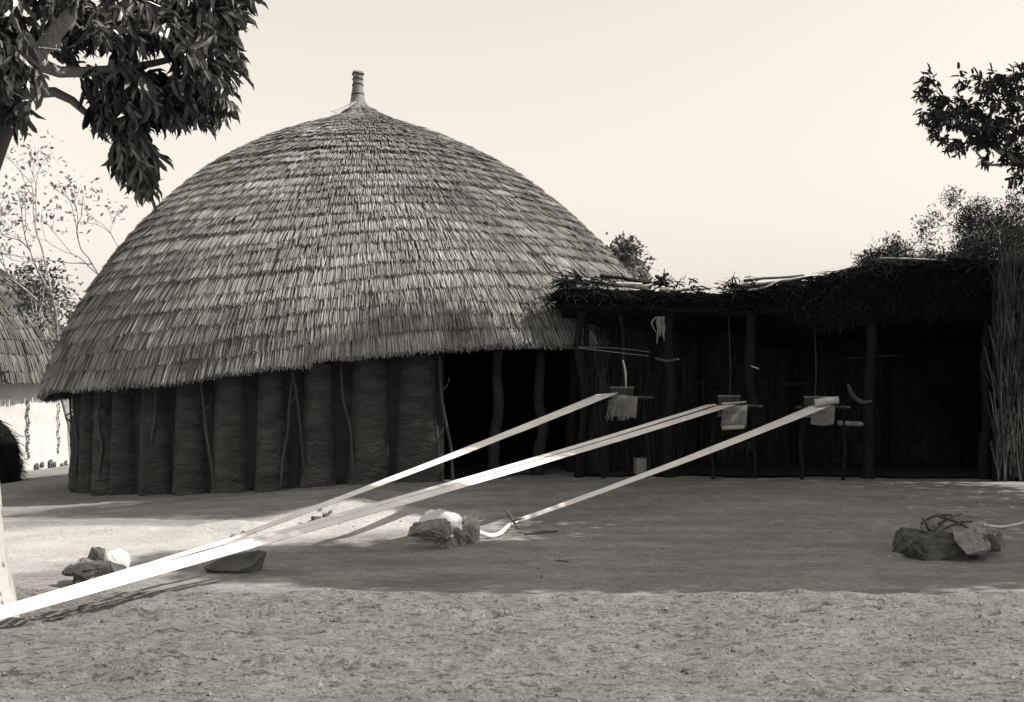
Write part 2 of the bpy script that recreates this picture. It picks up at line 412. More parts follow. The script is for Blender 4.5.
o = obj('loose_grit', VV, FF, M['clod']); tag(o, 'scattered crumbs of earth and grit on the yard', 'grit', kind='stuff')

# ------------------------------------------------------------------ big thatched hut
HC = np.array([-2.65, 21.2]); RW = 4.77; RE = 5.25
PROF = np.array([[0.0, 6.40], [.12, 6.33], [.45, 6.14], [.95, 5.94], [1.5, 5.70], [2.1, 5.38], [2.75, 4.95], [3.36, 4.44], [3.90, 3.90], [4.37, 3.32], [4.78, 2.70], [5.06, 2.16], [5.20, 1.70]])
def prof_fn():
    P = np.array(smooth_path(list(PROF), 10)); s = np.concatenate([[0], np.cumsum(np.linalg.norm(np.diff(P, axis=0), axis=1))])
    return P, s
PP, PS = prof_fn(); STOT = PS[-1]
def roof_pt(s, phi, off=0.0, C=HC, lean=.085, rmax=5.25, P=PP, Sx=PS, zs=1.0):
    s = np.asarray(s, float); phi = np.asarray(phi, float)
    r = np.interp(s, Sx, P[:, 0]); z = np.interp(s, Sx, P[:, 1])
    e = .04; dr = np.interp(s + e, Sx, P[:, 0]) - np.interp(s - e, Sx, P[:, 0]); dz = np.interp(s + e, Sx, P[:, 1]) - np.interp(s - e, Sx, P[:, 1])
    # beyond the last point continue straight
    over = np.clip(s - Sx[-1], 0, None); r = r + over * .28; z = z - over * .96
    dr = np.where(s > Sx[-1] - .05, .28, dr); dz = np.where(s > Sx[-1] - .05, -.96, dz)
    l = np.hypot(dr, dz) + 1e-9; nr, nz = -dz / l, dr / l
    r = r + off * nr; z = z + off * nz
    x = r * np.sin(phi); y = -r * np.cos(phi)
    z = z + lean * x * np.clip(r / rmax, 0, 1.05) ** 3
    # the roof sags a little here and there
    z = z + .05 * np.sin(2 * phi + 1.0) * (r / rmax) ** 2 + .03 * np.sin(5 * phi) * (r / rmax)
    return np.stack([x + C[0], y + C[1], z], -1)

base_z = float(ground_h(HC[0], HC[1]))
hut = thing('thatched_hut', (HC[0], HC[1], base_z), 'large round mud hut with domed layered thatch roof in the yard', 'hut')
# solid under-roof
ph = np.linspace(0, 2 * math.pi, 97)[:-1]; ss = np.linspace(.03, STOT - .06, 30)
SS, PH = np.meshgrid(ss, ph, indexing='ij')
Vo = roof_pt(SS, PH, -.03).reshape(-1, 3); Vi = roof_pt(SS, PH, -.2).reshape(-1, 3)
k = len(ph); Fq = []
for i in range(len(ss) - 1):
    for j in range(k):
        a, b, c_, d = i * k + j, i * k + (j + 1) % k, (i + 1) * k + (j + 1) % k, (i + 1) * k + j
        Fq.append([a, d, c_, b]); Fq.append([a + len(Vo), b + len(Vo), c_ + len(Vo), d + len(Vo)])
i = len(ss) - 1
for j in range(k):
    a, b = i * k + j, i * k + (j + 1) % k
    Fq.append([a, a + len(Vo), b + len(Vo), b])
roof = obj('roof', np.concatenate([Vo, Vi]), Fq, M['thatch_under'], hut, True)

def thatch_course(parent, s0, s1, seed, C=HC, dens=.0082, layers=3, thick=.135, lean=.085, rmax=5.25, P=PP, Sx=PS, m=None, root_len=1.9, wmul=1.0):
    rg = np.random.default_rng(seed)
    rr = np.interp((s0 + s1) / 2, Sx, P[:, 0]); circ = 2 * math.pi * max(rr, .25)
    parts = []
    for ly in range(layers):
        n = int(circ / dens)
        ph = (np.arange(n) + rg.random(n)) / n * 2 * math.pi
        # bundles: neighbouring straws share length, lift and slant
        b = ph * max(rr, .3) / .16; bi = np.floor(b + rg.random() * 7)
        hb = hash2(bi, np.zeros(n) + ly, seed); hb2 = hash2(bi, np.zeros(n) + 9, seed + 1)
        wob = (fbm(ph * rr * .45 + seed * 3.1, ph * 0 + seed, seed) - .5) * .19 + (fbm(ph * rr * 2.0, ph * 0 + seed + 5, seed) - .5) * .06
        tipS = s1 + wob + rg.normal(size=n) * .016 - (layers - 1 - ly) * -.012
        rootS = np.maximum(tipS - (s1 - s0) * root_len, .04)
        lift = thick * float(np.clip(rr / 2.6, .3, 1)) * (ly + 1) / layers * (.94 + .12 * hb2) + rg.normal(size=n) * .008
        dphi = (rg.normal(size=n) * .03 + (hb2 - .5) * .02) / max(rr, .5)
        A = roof_pt(rootS, ph, (.006 + ly * .006), C, lean, rmax, P, Sx); Bm = roof_pt((rootS * .45 + tipS * .55), ph + dphi * .55, lift * .72, C, lean, rmax, P, Sx); E = roof_pt(tipS, ph + dphi, lift, C, lean, rmax, P, Sx)
        tang = np.stack([np.cos(ph), np.sin(ph), np.zeros(n)], -1)
        nrm = np.stack([np.sin(ph), -np.cos(ph), np.full(n, .5)], -1)
        roll = rg.normal(size=n) * .35
        side = tang * np.cos(roll)[:, None] + nrm * np.sin(roll)[:, None]
        W = wmul * dens * (1.0 + 1.0 * rg.random(n)); 
        rows = [A - side * (W * .5)[:, None], A + side * (W * .5)[:, None], Bm - side * (W * .55)[:, None], Bm + side * (W * .55)[:, None], E - side * (W * .32)[:, None], E + side * (W * .32)[:, None]]
        V = np.stack(rows, 1).reshape(-1, 3)
        bb = (np.arange(n) * 6)[:, None]
        q = np.concatenate([bb + np.array([0, 2, 3, 1]), bb + np.array([2, 4, 5, 3])], 1).reshape(-1, 4)
        parts.append((V, q))
    VV = np.concatenate([p[0] for p in parts]); k = 0; qs = []
    for v, q in parts: qs.append(q + k); k += len(v)
    return obj('thatch_course', VV, np.concatenate(qs), m or M['thatch'], parent)

s = .30; i = 0; cuts = [.05]
while s < STOT - .02:
    cuts.append(s); s += .165 + .07 * (s / STOT) + R.uniform(-.02, .02)
cuts = [c * STOT / cuts[-1] for c in cuts]
for i in range(len(cuts) - 1):
    thatch_course(roof, cuts[i], cuts[i + 1] + .02, 300 + i)
thatch_course(roof, cuts[-2] + .02, STOT - .06, 290, thick=.03)
# finial: a bound bundle of straw at the apex
AP = np.array([HC[0] - .06, HC[1], 6.25])
fz = [0, .05, .10, .17, .26, .37, .49, .61, .70, .735, .745]; fr = [.34, .25, .18, .145, .12, .105, .095, .09, .10, .095, .05]
pts = [AP + np.array([-.025 * math.sin(z * 3) - .0 * z + .02 * z, 0, z]) for z in fz]
fin = obj('finial', *tube(pts, fr, 18, .05), M['finial'], hut, True)
for z, r in ((.33, .112), (.50, .098), (.60, .094), (.69, .104)):
    c0 = AP + np.array([-.025 * math.sin(z * 3) + .02 * z, 0, z])
    ring = [c0 + np.array([math.cos(t) * r, math.sin(t) * r, .008 * math.sin(t * 2 + z * 9)]) for t in np.linspace(0, 2 * math.pi, 19)]
    obj('binding_cord', *tube(ring, .009, 6), M['pole_dark'], fin)
# a few loose ties near the apex
for a0, ln in ((-.5, 1.0), (-.9, .7), (.35, .6)):
    q = [roof_pt(np.array([sv]), np.array([a0 + .5 * sv * .2]), .11)[0] for sv in np.linspace(.15, ln, 6)]
    obj('thatch_tie', *tube(q, .012, 5), M['pale_pole'], roof)

# wall: dark core, mud piers and crooked poles
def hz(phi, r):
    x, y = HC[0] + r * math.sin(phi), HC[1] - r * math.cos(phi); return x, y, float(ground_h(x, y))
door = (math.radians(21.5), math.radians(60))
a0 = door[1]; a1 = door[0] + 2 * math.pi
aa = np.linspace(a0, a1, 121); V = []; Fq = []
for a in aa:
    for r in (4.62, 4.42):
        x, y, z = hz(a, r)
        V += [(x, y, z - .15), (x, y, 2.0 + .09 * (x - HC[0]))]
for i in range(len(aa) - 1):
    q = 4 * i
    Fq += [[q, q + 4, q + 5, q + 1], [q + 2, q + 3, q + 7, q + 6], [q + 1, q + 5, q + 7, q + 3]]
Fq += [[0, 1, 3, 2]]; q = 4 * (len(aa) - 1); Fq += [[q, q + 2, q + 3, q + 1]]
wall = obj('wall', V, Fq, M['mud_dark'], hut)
def pier(phi, wid, seed, hfac=1.0):
    rg = np.random.default_rng(seed); V = []; Fq = []
    prof = [(-.5, 0), (-.47, .07), (-.38, .15), (-.2, .215), (0, .24), (.2, .215), (.38, .15), (.47, .07), (.5, 0)]
    zt = 1.72 + .09 * (RW * math.sin(phi)); x0, y0, zb = hz(phi, RW)
    nz = 15
    for iz in range(nz):
        t = iz / (nz - 1); z = zb - .1 + (zt - zb + .12) * t
        wf = 1.13 - .25 * t + .10 * math.exp(-((t - .02) / .08) ** 2); df = 1.12 - .25 * t
        for u, dpt in prof:
            nn = (fbm(np.array(u * 3 + seed), np.array(z * 3.0), seed) - .5)
            n2 = (fbm(np.array(u * 9 + seed), np.array(z * 14.0), seed + 7) - .5)
            r = 4.60 + dpt * df * (1 + .3 * nn) + n2 * .035
            a = phi + (u * wid * wf + nn * .03) / RW
            V.append((HC[0] + r * math.sin(a), HC[1] - r * math.cos(a), z))
    k = len(prof)
    for iz in range(nz - 1):
        for j in range(k - 1):
            Fq.append([iz * k + j, iz * k + j + 1, (iz + 1) * k + j + 1, (iz + 1) * k + j])
    return obj('mud_pier', V, Fq, M['mud'], wall, True)
angs = [16.2 - 8.15 * i for i in range(41)]
angs = [a for a in angs if a > -297]
for i, a in enumerate(angs):
    pier(math.radians(a + R.uniform(-.5, .5)), R.uniform(.42, .62), 50 + i)
gaps = [20.6] + [16.2 - 8.15 * (i + .5) for i in range(38)]
for i, a in enumerate(gaps):
    for kx in range((1, 0, 1, 2, 0, 1, 1, 0)[i % 8] if i else 1):
        ph1 = math.radians(a + R.uniform(-1.2, 1.2)); ph0 = ph1 + R.uniform(-.05, .05)
        zt = 1.62 + .09 * RW * math.sin(ph1)
        xb, yb, zb = hz(ph0, RW + .0); xt, yt, _ = hz(ph1, RW + .08)
        pts = [(xb, yb, zb - .05)]
        for t in (.25, .5, .75):
            pts.append((xb + (xt - xb) * t + R.uniform(-.03, .03), yb + (yt - yb) * t + R.uniform(-.02, .02), zb + (zt - zb) * t))
        pts.append((xt, yt, zt + .1))
        v, f = tube(pts, [.025, .023, .021, .019, .016], 7, .2, 3, i)
        bits = [(v, f)]
        if R.random() < .5:     # side fork
            p = np.array(pts[3]); bits.append(tube([p, p + np.array([R.choice((-1, 1)) * .09, -.01, .10]), p + np.array([R.choice((-1, 1)) * .11, -.01, .2])], [.017, .014, .01], 6, .1, 2, i))
        obj('support_pole', *join(bits), M['pole'], hut, True)
for a_, sd_ in ((31.5, 3), (41, 4), (50, 5)):
    xb, yb, zb = hz(math.radians(a_), RW - .15)
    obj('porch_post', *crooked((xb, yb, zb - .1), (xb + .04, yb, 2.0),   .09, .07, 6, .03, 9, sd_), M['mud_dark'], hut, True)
# dark floor inside the doorway
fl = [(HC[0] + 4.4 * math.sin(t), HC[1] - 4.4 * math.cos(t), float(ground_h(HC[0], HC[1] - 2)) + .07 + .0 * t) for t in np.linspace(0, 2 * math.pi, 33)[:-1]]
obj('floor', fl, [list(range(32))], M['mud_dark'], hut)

# ------------------------------------------------------------------ white-walled hut behind, left
BC = np.array([-14.4, 29.2]); BR = 3.35
bz = float(ground_h(BC[0], BC[1]))
bh = thing('white_hut', (BC[0], BC[1], bz), 'smaller hut with whitewashed painted wall and low thatch roof, partly cut off', 'hut')
ph = np.linspace(0, 2 * math.pi, 65)[:-1]; V = []; Fq = []
wz = [bz - .1, bz + .1, bz + .7, bz + 1.4, bz + 2.35]
for z in wz:
    for p in ph:
        r = BR + .05 * (fbm(np.array(p * 4), np.array(z * 2), 3) - .5) + (.05 if z < bz + .2 else 0)
        V.append((BC[0] + r * math.sin(p), BC[1] - r * math.cos(p), z))
for i in range(len(wz) - 1):
    for j in range(64): Fq.append([i * 64 + j, i * 64 + (j + 1) % 64, (i + 1) * 64 + (j + 1) % 64, (i + 1) * 64 + j])
bw_ = obj('wall', V, Fq, M['white_wall'], bh, True)
BP0 = np.array([[0.0, 5.3], [.4, 5.1], [1.2, 4.65], [2.0, 4.12], [2.75, 3.45], [3.3, 2.65], [3.58, 2.0], [3.74, 1.42]])
BP = np.array(smooth_path(list(BP0), 8)); BS = np.concatenate([[0], np.cumsum(np.linalg.norm(np.diff(BP, axis=0), axis=1))])
ss = np.linspace(.02, BS[-1] - .05, 14); SS, PH = np.meshgrid(ss, ph, indexing='ij')
V = roof_pt(SS, PH, -.03, BC, .02, 3.7, BP, BS).reshape(-1, 3); Fq = []
for i in range(13):
    for j in range(64): Fq.append([i * 64 + j, (i + 1) * 64 + j, (i + 1) * 64 + (j + 1) % 64, i * 64 + (j + 1) % 64])
br = obj('roof', V, Fq, M['thatch_under'], bh, True)
cut = np.linspace(.05, BS[-1], 17)
for i in range(16): thatch_course(br, cut[i], cut[i + 1] + .03, 700 + i, BC, .02, 2, .09, .02, 3.7, BP, BS, M['thatch_grey'])
def bwall(px, py, off=.02):
    """point on the white wall seen at a pixel"""
    d = np.array([(px - 512) / F, 1.0]); o0 = -BC
    A = d @ d; B = 2 * d @ o0; Cc = o0 @ o0 - (BR + off) ** 2
    disc = max(B * B - 4 * A * Cc, 0); t = (-B - math.sqrt(disc)) / (2 * A)
    return np.array([d[0] * t, t, EYE - (py - HZ) / F * t])
for px0, ya, yb in ((28.5, 402, 458), (59, 404, 452)):      # painted chains of dots
    y = ya; i = 0
    while y < yb:
        p = bwall(px0 + .8 * math.sin(i * 1.3), y, .05); nrm = np.array([p[0] - BC[0], p[1] - BC[1], 0]); nrm /= np.linalg.norm(nrm); tg = np.array([-nrm[1], nrm[0], 0])
        r = .028 if i % 2 else .04
        vv = [p + (tg * math.cos(t) * r + np.array([0, 0, 1]) * math.sin(t) * r * 1.2) * 1 - nrm * .01 for t in np.linspace(0, 2 * math.pi, 9)[:-1]] + [p + nrm * .006 + (tg * math.cos(t) * r * .8 + np.array([0, 0, 1]) * math.sin(t) * r) for t in np.linspace(0, 2 * math.pi, 9)[:-1]]
        obj('painted_dot', vv, [[k_, (k_ + 1) % 8, 8 + (k_ + 1) % 8, 8 + k_] for k_ in range(8)] + [list(range(8, 16))], M['paint_dark'], bw_)
        y += 3.4; i += 1
for px0, py0, wd in ((37, 467, 5), (42.5, 465, 4), (51, 464, 6), (55, 465, 4), (62.5, 466, 4), (66.5, 464, 5), (70, 467, 4)):   # dark painted figures at the foot
    p = bwall(px0, py0, .085); nrm = np.array([p[0] - BC[0], p[1] - BC[1], 0]); nrm /= np.linalg.norm(nrm); tg = np.array([-nrm[1], nrm[0], 0]); sc = wd / F * 27
    outl = [(-.5, -.6), (-.3, -.6), (-.2, 0), (.2, .05), (.3, -.6), (.5, -.55), (.5, .3), (.2, .7), (-.3, .55), (-.55, .2)]
    vv = [p + tg * a * sc + np.array([0, 0, b * sc * 1.2]) + nrm * .012 for a, b in outl] + [p + tg * a * sc + np.array([0, 0, b * sc * 1.2]) - nrm * .03 for a, b in outl]
    obj('painted_figure', vv, [list(range(10))] + [[k_, k_ + 10, (k_ + 1) % 10 + 10, (k_ + 1) % 10] for k_ in range(10)], M['paint_dark'], bw_)

# straw stack by the white hut
def straw_stack():
    p0 = np.array([-10.4, 23.6]); z0 = float(ground_h(*p0)); t = thing('straw_stack', (p0[0], p0[1], z0), 'dark rounded straw stack before the white hut wall', 'straw stack')
    rg = np.random.default_rng(4)
    V = []; Fq = []; pr = [(.62, -.1), (.66, .3), (.6, .7), (.45, 1.0), (.25, 1.2), (.03, 1.28)]; k = 24
    for r, z in pr:
        for j in range(k):
            a = 2 * math.pi * j / k; rr = r * (1 + .25 * (fbm(np.array(math.cos(a) * 2 + 5), np.array(math.sin(a) * 2 + z * 2), 8) - .5))
            V.append((p0[0] + rr * math.cos(a), p0[1] + rr * math.sin(a), z0 + z))
    for i in range(len(pr) - 1):
        for j in range(k): Fq.append([i * k + j, i * k + (j + 1) % k, (i + 1) * k + (j + 1) % k, (i + 1) * k + j])
    obj('core', V, Fq, M['mat_dark'], t, True)
    n = 4000; a = rg.random(n) * 6.283; zz = rg.random(n) * 1.25; rr = np.interp(zz, [q[1] for q in pr], [q[0] for q in pr])
    P = np.stack([p0[0] + rr * np.cos(a), p0[1] + rr * np.sin(a), z0 + zz + .1], -1)
    D = unit(np.stack([np.cos(a) * .35, np.sin(a) * .35, -np.ones(n)], -1) + rg.normal(size=(n, 3)) * .3)
    v, q = blades(P, D, np.stack([np.cos(a), np.sin(a), a * 0 + .3], -1) + rg.normal(size=(n, 3)) * .3, .15 + .2 * rg.random(n), .012 + .01 * rg.random(n))
    tag(obj('straw', v, q, M['brush'], t), kind='stuff')
straw_stack()

# ------------------------------------------------------------------ weaving shelter
SG = .14
sh = thing('weaving_shelter', (4.0, 17.6, SG), 'long dark open-fronted brush and pole weaving shelter beside the big hut', 'shelter')
frx = np.array([.60, .95, 2.25, 3.05, 3.35, 4.0, 4.45, 4.9, 5.5, 6.2, 6.7, 7.4]); frz = np.array([2.78, 2.80, 2.74, 2.72, 2.80, 2.90, 2.99, 3.12, 3.17, 3.19, 3.16, 3.1])
def front_y(x): return 17.05 - .07 * (x - .9)
def back_y(x): return np.interp(x, [.5, 1.4, 2.9, 5, 7.6], [17.55, 17.75, 19.2, 19.7, 19.7])
ix_ = np.linspace(.72, 7.5, 90); iv = np.linspace(0, 1, 12)
XX, VVv = np.meshgrid(ix_, iv, indexing='ij')
YY = (front_y(XX) - .18) * (1 - VVv) + back_y(XX) * VVv
top = np.interp(XX, frx, frz) - .22 * VVv - .06 * (1 - VVv) ** 6 + (fbm(XX * 2.2, YY * 2.2, 60) - .5) * .16 + (fbm(XX * 8, YY * 8, 61) - .5) * .08
thk = .08 + .34 * sstep(3.2, 4.6, XX)
bot = np.interp(XX, frx, frz) - .12 - thk * 1.5 - .22 * VVv + (fbm(XX * 3, YY * 3, 62) - .5) * .12
Vt = np.stack([XX, YY, top], -1).reshape(-1, 3); Vb = np.stack([XX, YY + .05 * (1 - VVv), bot], -1).reshape(-1, 3)
na, nb = XX.shape; idx = np.arange(na * nb).reshape(na, nb); NB = na * nb
Fq = [[idx[i, j], idx[i + 1, j], idx[i + 1, j + 1], idx[i, j + 1]] for i in range(na - 1) for j in range(nb - 1)]
Fq += [[NB + q[3], NB + q[2], NB + q[1], NB + q[0]] for q in Fq[:]]
rim = [idx[i, 0] for i in range(na)] + [idx[na - 1, j] for j in range(1, nb)] + [idx[i, nb - 1] for i in range(na - 2, -1, -1)] + [idx[0, j] for j in range(nb - 2, 0, -1)]
Fq += [[rim[(i + 1) % len(rim)], rim[i], NB + rim[i], NB + rim[(i + 1) % len(rim)]] for i in range(len(rim))]
Fq = [[int(a) for a in q] for q in Fq]
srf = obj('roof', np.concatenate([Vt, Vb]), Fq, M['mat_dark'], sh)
# brush on the roof: sticks and straw lying every way, ragged along the front edge
rg = np.random.default_rng(77)
n = 7000; x = rg.uniform(.65, 7.55, n); v = rg.random(n) ** 2
y = (front_y(x) - .2) * (1 - v) + back_y(x) * v; z = np.interp(x, frx, frz) - .22 * v + rg.uniform(-.10, .03, n)
D = unit(np.stack([rg.normal(size=n), rg.normal(size=n) * .7 - .15, rg.normal(size=n) * .05 - .07], -1))
vb, qb = blades(np.stack([x, y, z], -1), D, rg.normal(size=(n, 3)), .15 + .35 * rg.random(n), .008 + .012 * rg.random(n), 2, .12)
tag(obj('roof_brush', vb, qb, M['brush'], sh), kind='stuff')
n = 12000; x = rg.uniform(.65, 7.55, n); y = front_y(x) - .19 + rg.normal(size=n) * .04
zt = np.interp(x, frx, frz); lo = .10 + .55 * sstep(3.2, 4.6, x); z = zt - rg.random(n) * lo
D = unit(np.stack([rg.normal(size=n) * .9, -np.abs(rg.normal(size=n)) * .18, -np.ones(n) * .7], -1))
vb, qb = blades(np.stack([x, y, z], -1), D, np.stack([rg.normal(size=n) * .4, -np.ones(n), rg.normal(size=n) * .3], -1), .05 + .10 * rg.random(n) + .2 * rg.random(n) * sstep(3.2, 4.6, x), .008 + .012 * rg.random(n))
tag(obj('eave_straw', vb, qb, M['brush'], sh), kind='stuff')
# back wall and right end wall of dark mats
bx = np.linspace(1.0, 7.6, 60); V = []; Fq = []
for i, xx in enumerate(bx):
    yb = float(back_y(xx)); zt = float(np.interp(xx, frx, frz)) - .3
    V += [(xx, yb, SG - .1), (xx, yb - .03 * math.sin(xx * 9), 1.5), (xx, yb, zt), (xx, yb + .08, SG - .1), (xx, yb + .08, zt)]
for i in range(len(bx) - 1):
    a = i * 5; b = a + 5
    Fq += [[a, b, b + 1, a + 1], [a + 1, b + 1, b + 2, a + 2], [a + 4, b + 4, b + 3, a + 3], [a + 2, b + 2, b + 4, a + 4]]
obj('back_wall', V, Fq, M['mat_back'], sh)
n = 4000; x = rg.uniform(1.1, 7.5, n); y = back_y(x) - .05; z = SG + rg.random(n) * 2.6
D = unit(np.stack([rg.normal(size=n) * .1, rg.normal(size=n) * .05, -np.ones(n)], -1))
vb, qb = blades(np.stack([x, y, z], -1), D, np.stack([rg.normal(size=n) * .3, -np.ones(n), rg.normal(size=n) * .2], -1), .3 + .4 * rg.random(n), .010 + .012 * rg.random(n))
tag(obj('wall_straw', vb, qb, M['mat_back'], sh), kind='stuff')
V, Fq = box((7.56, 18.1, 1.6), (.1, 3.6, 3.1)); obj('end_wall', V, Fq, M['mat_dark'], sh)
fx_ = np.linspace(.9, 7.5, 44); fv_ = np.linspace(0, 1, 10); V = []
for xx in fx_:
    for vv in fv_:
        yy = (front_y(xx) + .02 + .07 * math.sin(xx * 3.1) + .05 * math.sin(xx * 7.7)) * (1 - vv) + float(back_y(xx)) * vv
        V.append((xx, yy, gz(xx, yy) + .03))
obj('floor_shade_sheet', V, [[a * 10 + b, a * 10 + 10 + b, a * 10 + 11 + b, a * 10 + b + 1] for a in range(43) for b in range(9)], M['mud_dark'], sh)  # dark sheet over the earth, painting the shade inside the shelter
# posts
def forked(px, d, ztop, r, seed, lean=0.0, m='pole_dark', amp=.035, fork=True):
    b = at(px, 480, d); b[2] = SG - .1; t = b.copy(); t[2] = ztop; t[0] += lean
    parts = [crooked(b, t, r * 1.15, r * .85, 6, amp, 8, seed)]
    if fork:
        parts.append(tube([t - [0, 0, .12], t + [.09, 0, .05], t + [.13, -.02, .2]], [r * .7, r * .6, r * .45], 7, .1, 2, seed))
        parts.append(tube([t - [0, 0, .12], t + [-.08, .01, .04], t + [-.12, 0, .17]], [r * .7, r * .55, r * .4], 7, .1, 2, seed + 1))
    return join(parts)
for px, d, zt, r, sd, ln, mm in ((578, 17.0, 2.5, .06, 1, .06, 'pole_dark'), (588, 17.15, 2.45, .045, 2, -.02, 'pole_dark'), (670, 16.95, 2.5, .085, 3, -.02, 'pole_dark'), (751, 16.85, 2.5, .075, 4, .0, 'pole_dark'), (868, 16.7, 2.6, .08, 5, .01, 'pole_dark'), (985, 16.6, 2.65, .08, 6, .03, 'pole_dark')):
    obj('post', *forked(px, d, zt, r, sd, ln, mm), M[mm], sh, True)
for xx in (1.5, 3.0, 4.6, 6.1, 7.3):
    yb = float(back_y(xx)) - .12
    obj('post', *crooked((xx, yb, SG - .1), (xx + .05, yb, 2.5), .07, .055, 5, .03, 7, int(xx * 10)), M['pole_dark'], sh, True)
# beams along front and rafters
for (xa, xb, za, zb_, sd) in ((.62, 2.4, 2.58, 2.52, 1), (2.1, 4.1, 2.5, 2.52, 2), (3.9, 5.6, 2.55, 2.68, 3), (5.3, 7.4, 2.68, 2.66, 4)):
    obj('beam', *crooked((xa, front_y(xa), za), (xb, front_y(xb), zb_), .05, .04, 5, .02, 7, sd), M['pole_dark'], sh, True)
# bleached poles and sticks lying on the roof edge
roofsticks = [((552, 279), (642, 284), 16.85, 'pale_pole', .028), ((575, 287), (640, 291), 16.8, 'pale_pole', .035), ((590, 281), (655, 292), 16.9, 'pole', .03), ((600, 276), (668, 283), 17.2, 'pole_dark', .03),
              ((640, 287), (672, 280), 16.85, 'pale_pole', .02), ((660, 290), (712, 288), 16.85, 'pale_pole', .028), ((738, 287), (812, 277), 16.6, 'pole', .03), ((744, 281), (804, 275), 16.8, 'pole', .022), ((722, 289), (772, 286), 16.6, 'pale_pole', .02),
              ((748, 290), (790, 279), 16.5, 'pale_pole', .016), ((655, 283), (668, 274), 16.8, 'pole_dark', .035), ((663, 285), (656, 276), 16.8, 'pole_dark', .03), ((880, 258), (962, 262), 16.35, 'pale_pole', .014), ((560, 283), (600, 295), 16.7, 'pole_dark', .03)]
for i, (a, b, d, mm, r) in enumerate(roofsticks):
    obj('roof_pole', *crooked(at(a[0], a[1], d), at(b[0], b[1], d + .25), r, r * .7, 4, .02, 6, 40 + i), M[mm], sh, True)
# ragged tuft at the left corner and brushwood lumps on the roof
def tuft(px, py, d, n, ln, seed, spread, up=.2, m='brush'):
    rgt = np.random.default_rng(seed); c0 = at(px, py, d)
    D = unit(np.stack([spread[0] + rgt.normal(size=n) * .6, rgt.normal(size=n) * .5, up + rgt.normal(size=n) * .35], -1))
    v, q = blades(c0 + rgt.normal(size=(n, 3)) * [.10, .10, .05], D, rgt.normal(size=(n, 3)), ln * (.4 + .8 * rgt.random(n)), .012 + .014 * rgt.random(n), 2, .25)
    return tag(obj('brush_tuft', v, q, M[m], sh), kind='stuff')
tuft(572, 281, 16.8, 90, .30, 1, (-.5, 0), .1); tuft(585, 284, 16.8, 70, .26, 2, (.2, 0), .05); tuft(733, 289, 16.7, 110, .20, 3, (0, 0), .3); tuft(745, 288, 16.75, 60, .2, 4, (.1, 0), .15)
tuft(668, 285, 16.9, 60, .2, 5, (.1, 0), .3); tuft(690, 289, 16.9, 40, .2, 6, (.1, 0), .2); tuft(610, 285, 17, 40, .22, 7, (.1, 0), .1)
for i in range(0): tuft(800 + i * 15 + R.uniform(-5, 5), 283 - 2.0 * min(i * 3, 12) + R.uniform(-3, 3), 16.6, 120, .22, 20 + i, (0, 0), .15)

# ------------------------------------------------------------------ straw fence at the right end
fx0 = at(1000, 480, 16.1)
fe = thing('straw_fence', (fx0[0], fx0[1], SG), 'upright dry straw and stalk fence at the right end of the shelter', 'fence')
xe = np.linspace(fx0[0] - .02, fx0[0] + 2.6, 30); V = []; Fq = []
for i, xx in enumerate(xe):
    yy = 16.15 + .1 * (xx - fx0[0]) + .05 * math.sin(xx * 5); zt = 2.95 + .12 * math.sin(xx * 4)
    V += [(xx, yy, SG - .1), (xx, yy, zt), (xx, yy + .12, zt), (xx, yy + .12, SG - .1)]
for i in range(len(xe) - 1):
    a = 4 * i; b = a + 4; Fq += [[a, b, b + 1, a + 1], [a + 1, b + 1, b + 2, a + 2], [a + 2, b + 2, b + 3, a + 3]]
Fq += [[0, 1, 2, 3], [116 + 3, 116 + 2, 116 + 1, 116]]
obj('core', V, Fq, M['mat_dark'], fe)
n = 5200; x = fx0[0] - .05 + 2.65 * rg.random(n); y = 16.13 + .1 * (x - fx0[0]) - .05 * np.abs(rg.normal(size=n)); z = SG + rg.random(n) * 2.75
D = unit(np.stack([rg.normal(size=n) * .16, rg.normal(size=n) * .1 - .03, np.ones(n)], -1))
vb, qb = blades(np.stack([x, y, z], -1), D, np.stack([rg.normal(size=n) * .5, -np.ones(n), rg.normal(size=n) * .2], -1), .25 + .5 * rg.random(n), .008 + .014 * rg.random(n))
tag(obj('straw', vb, qb, M['fence_straw'], fe), kind='stuff')
for i in range(12):
    xx = fx0[0] + .02 + i * .21 + R.uniform(-.05, .05); yy = 16.04 + .1 * (xx - fx0[0])
    obj('stalk', *crooked((xx, yy, SG - .03), (xx + R.uniform(-.15, .15), yy - .02, 2.75 + R.uniform(-.3, .35)), .013, .009, 6, .03, 6, 200 + i), M['pole'], fe, True)

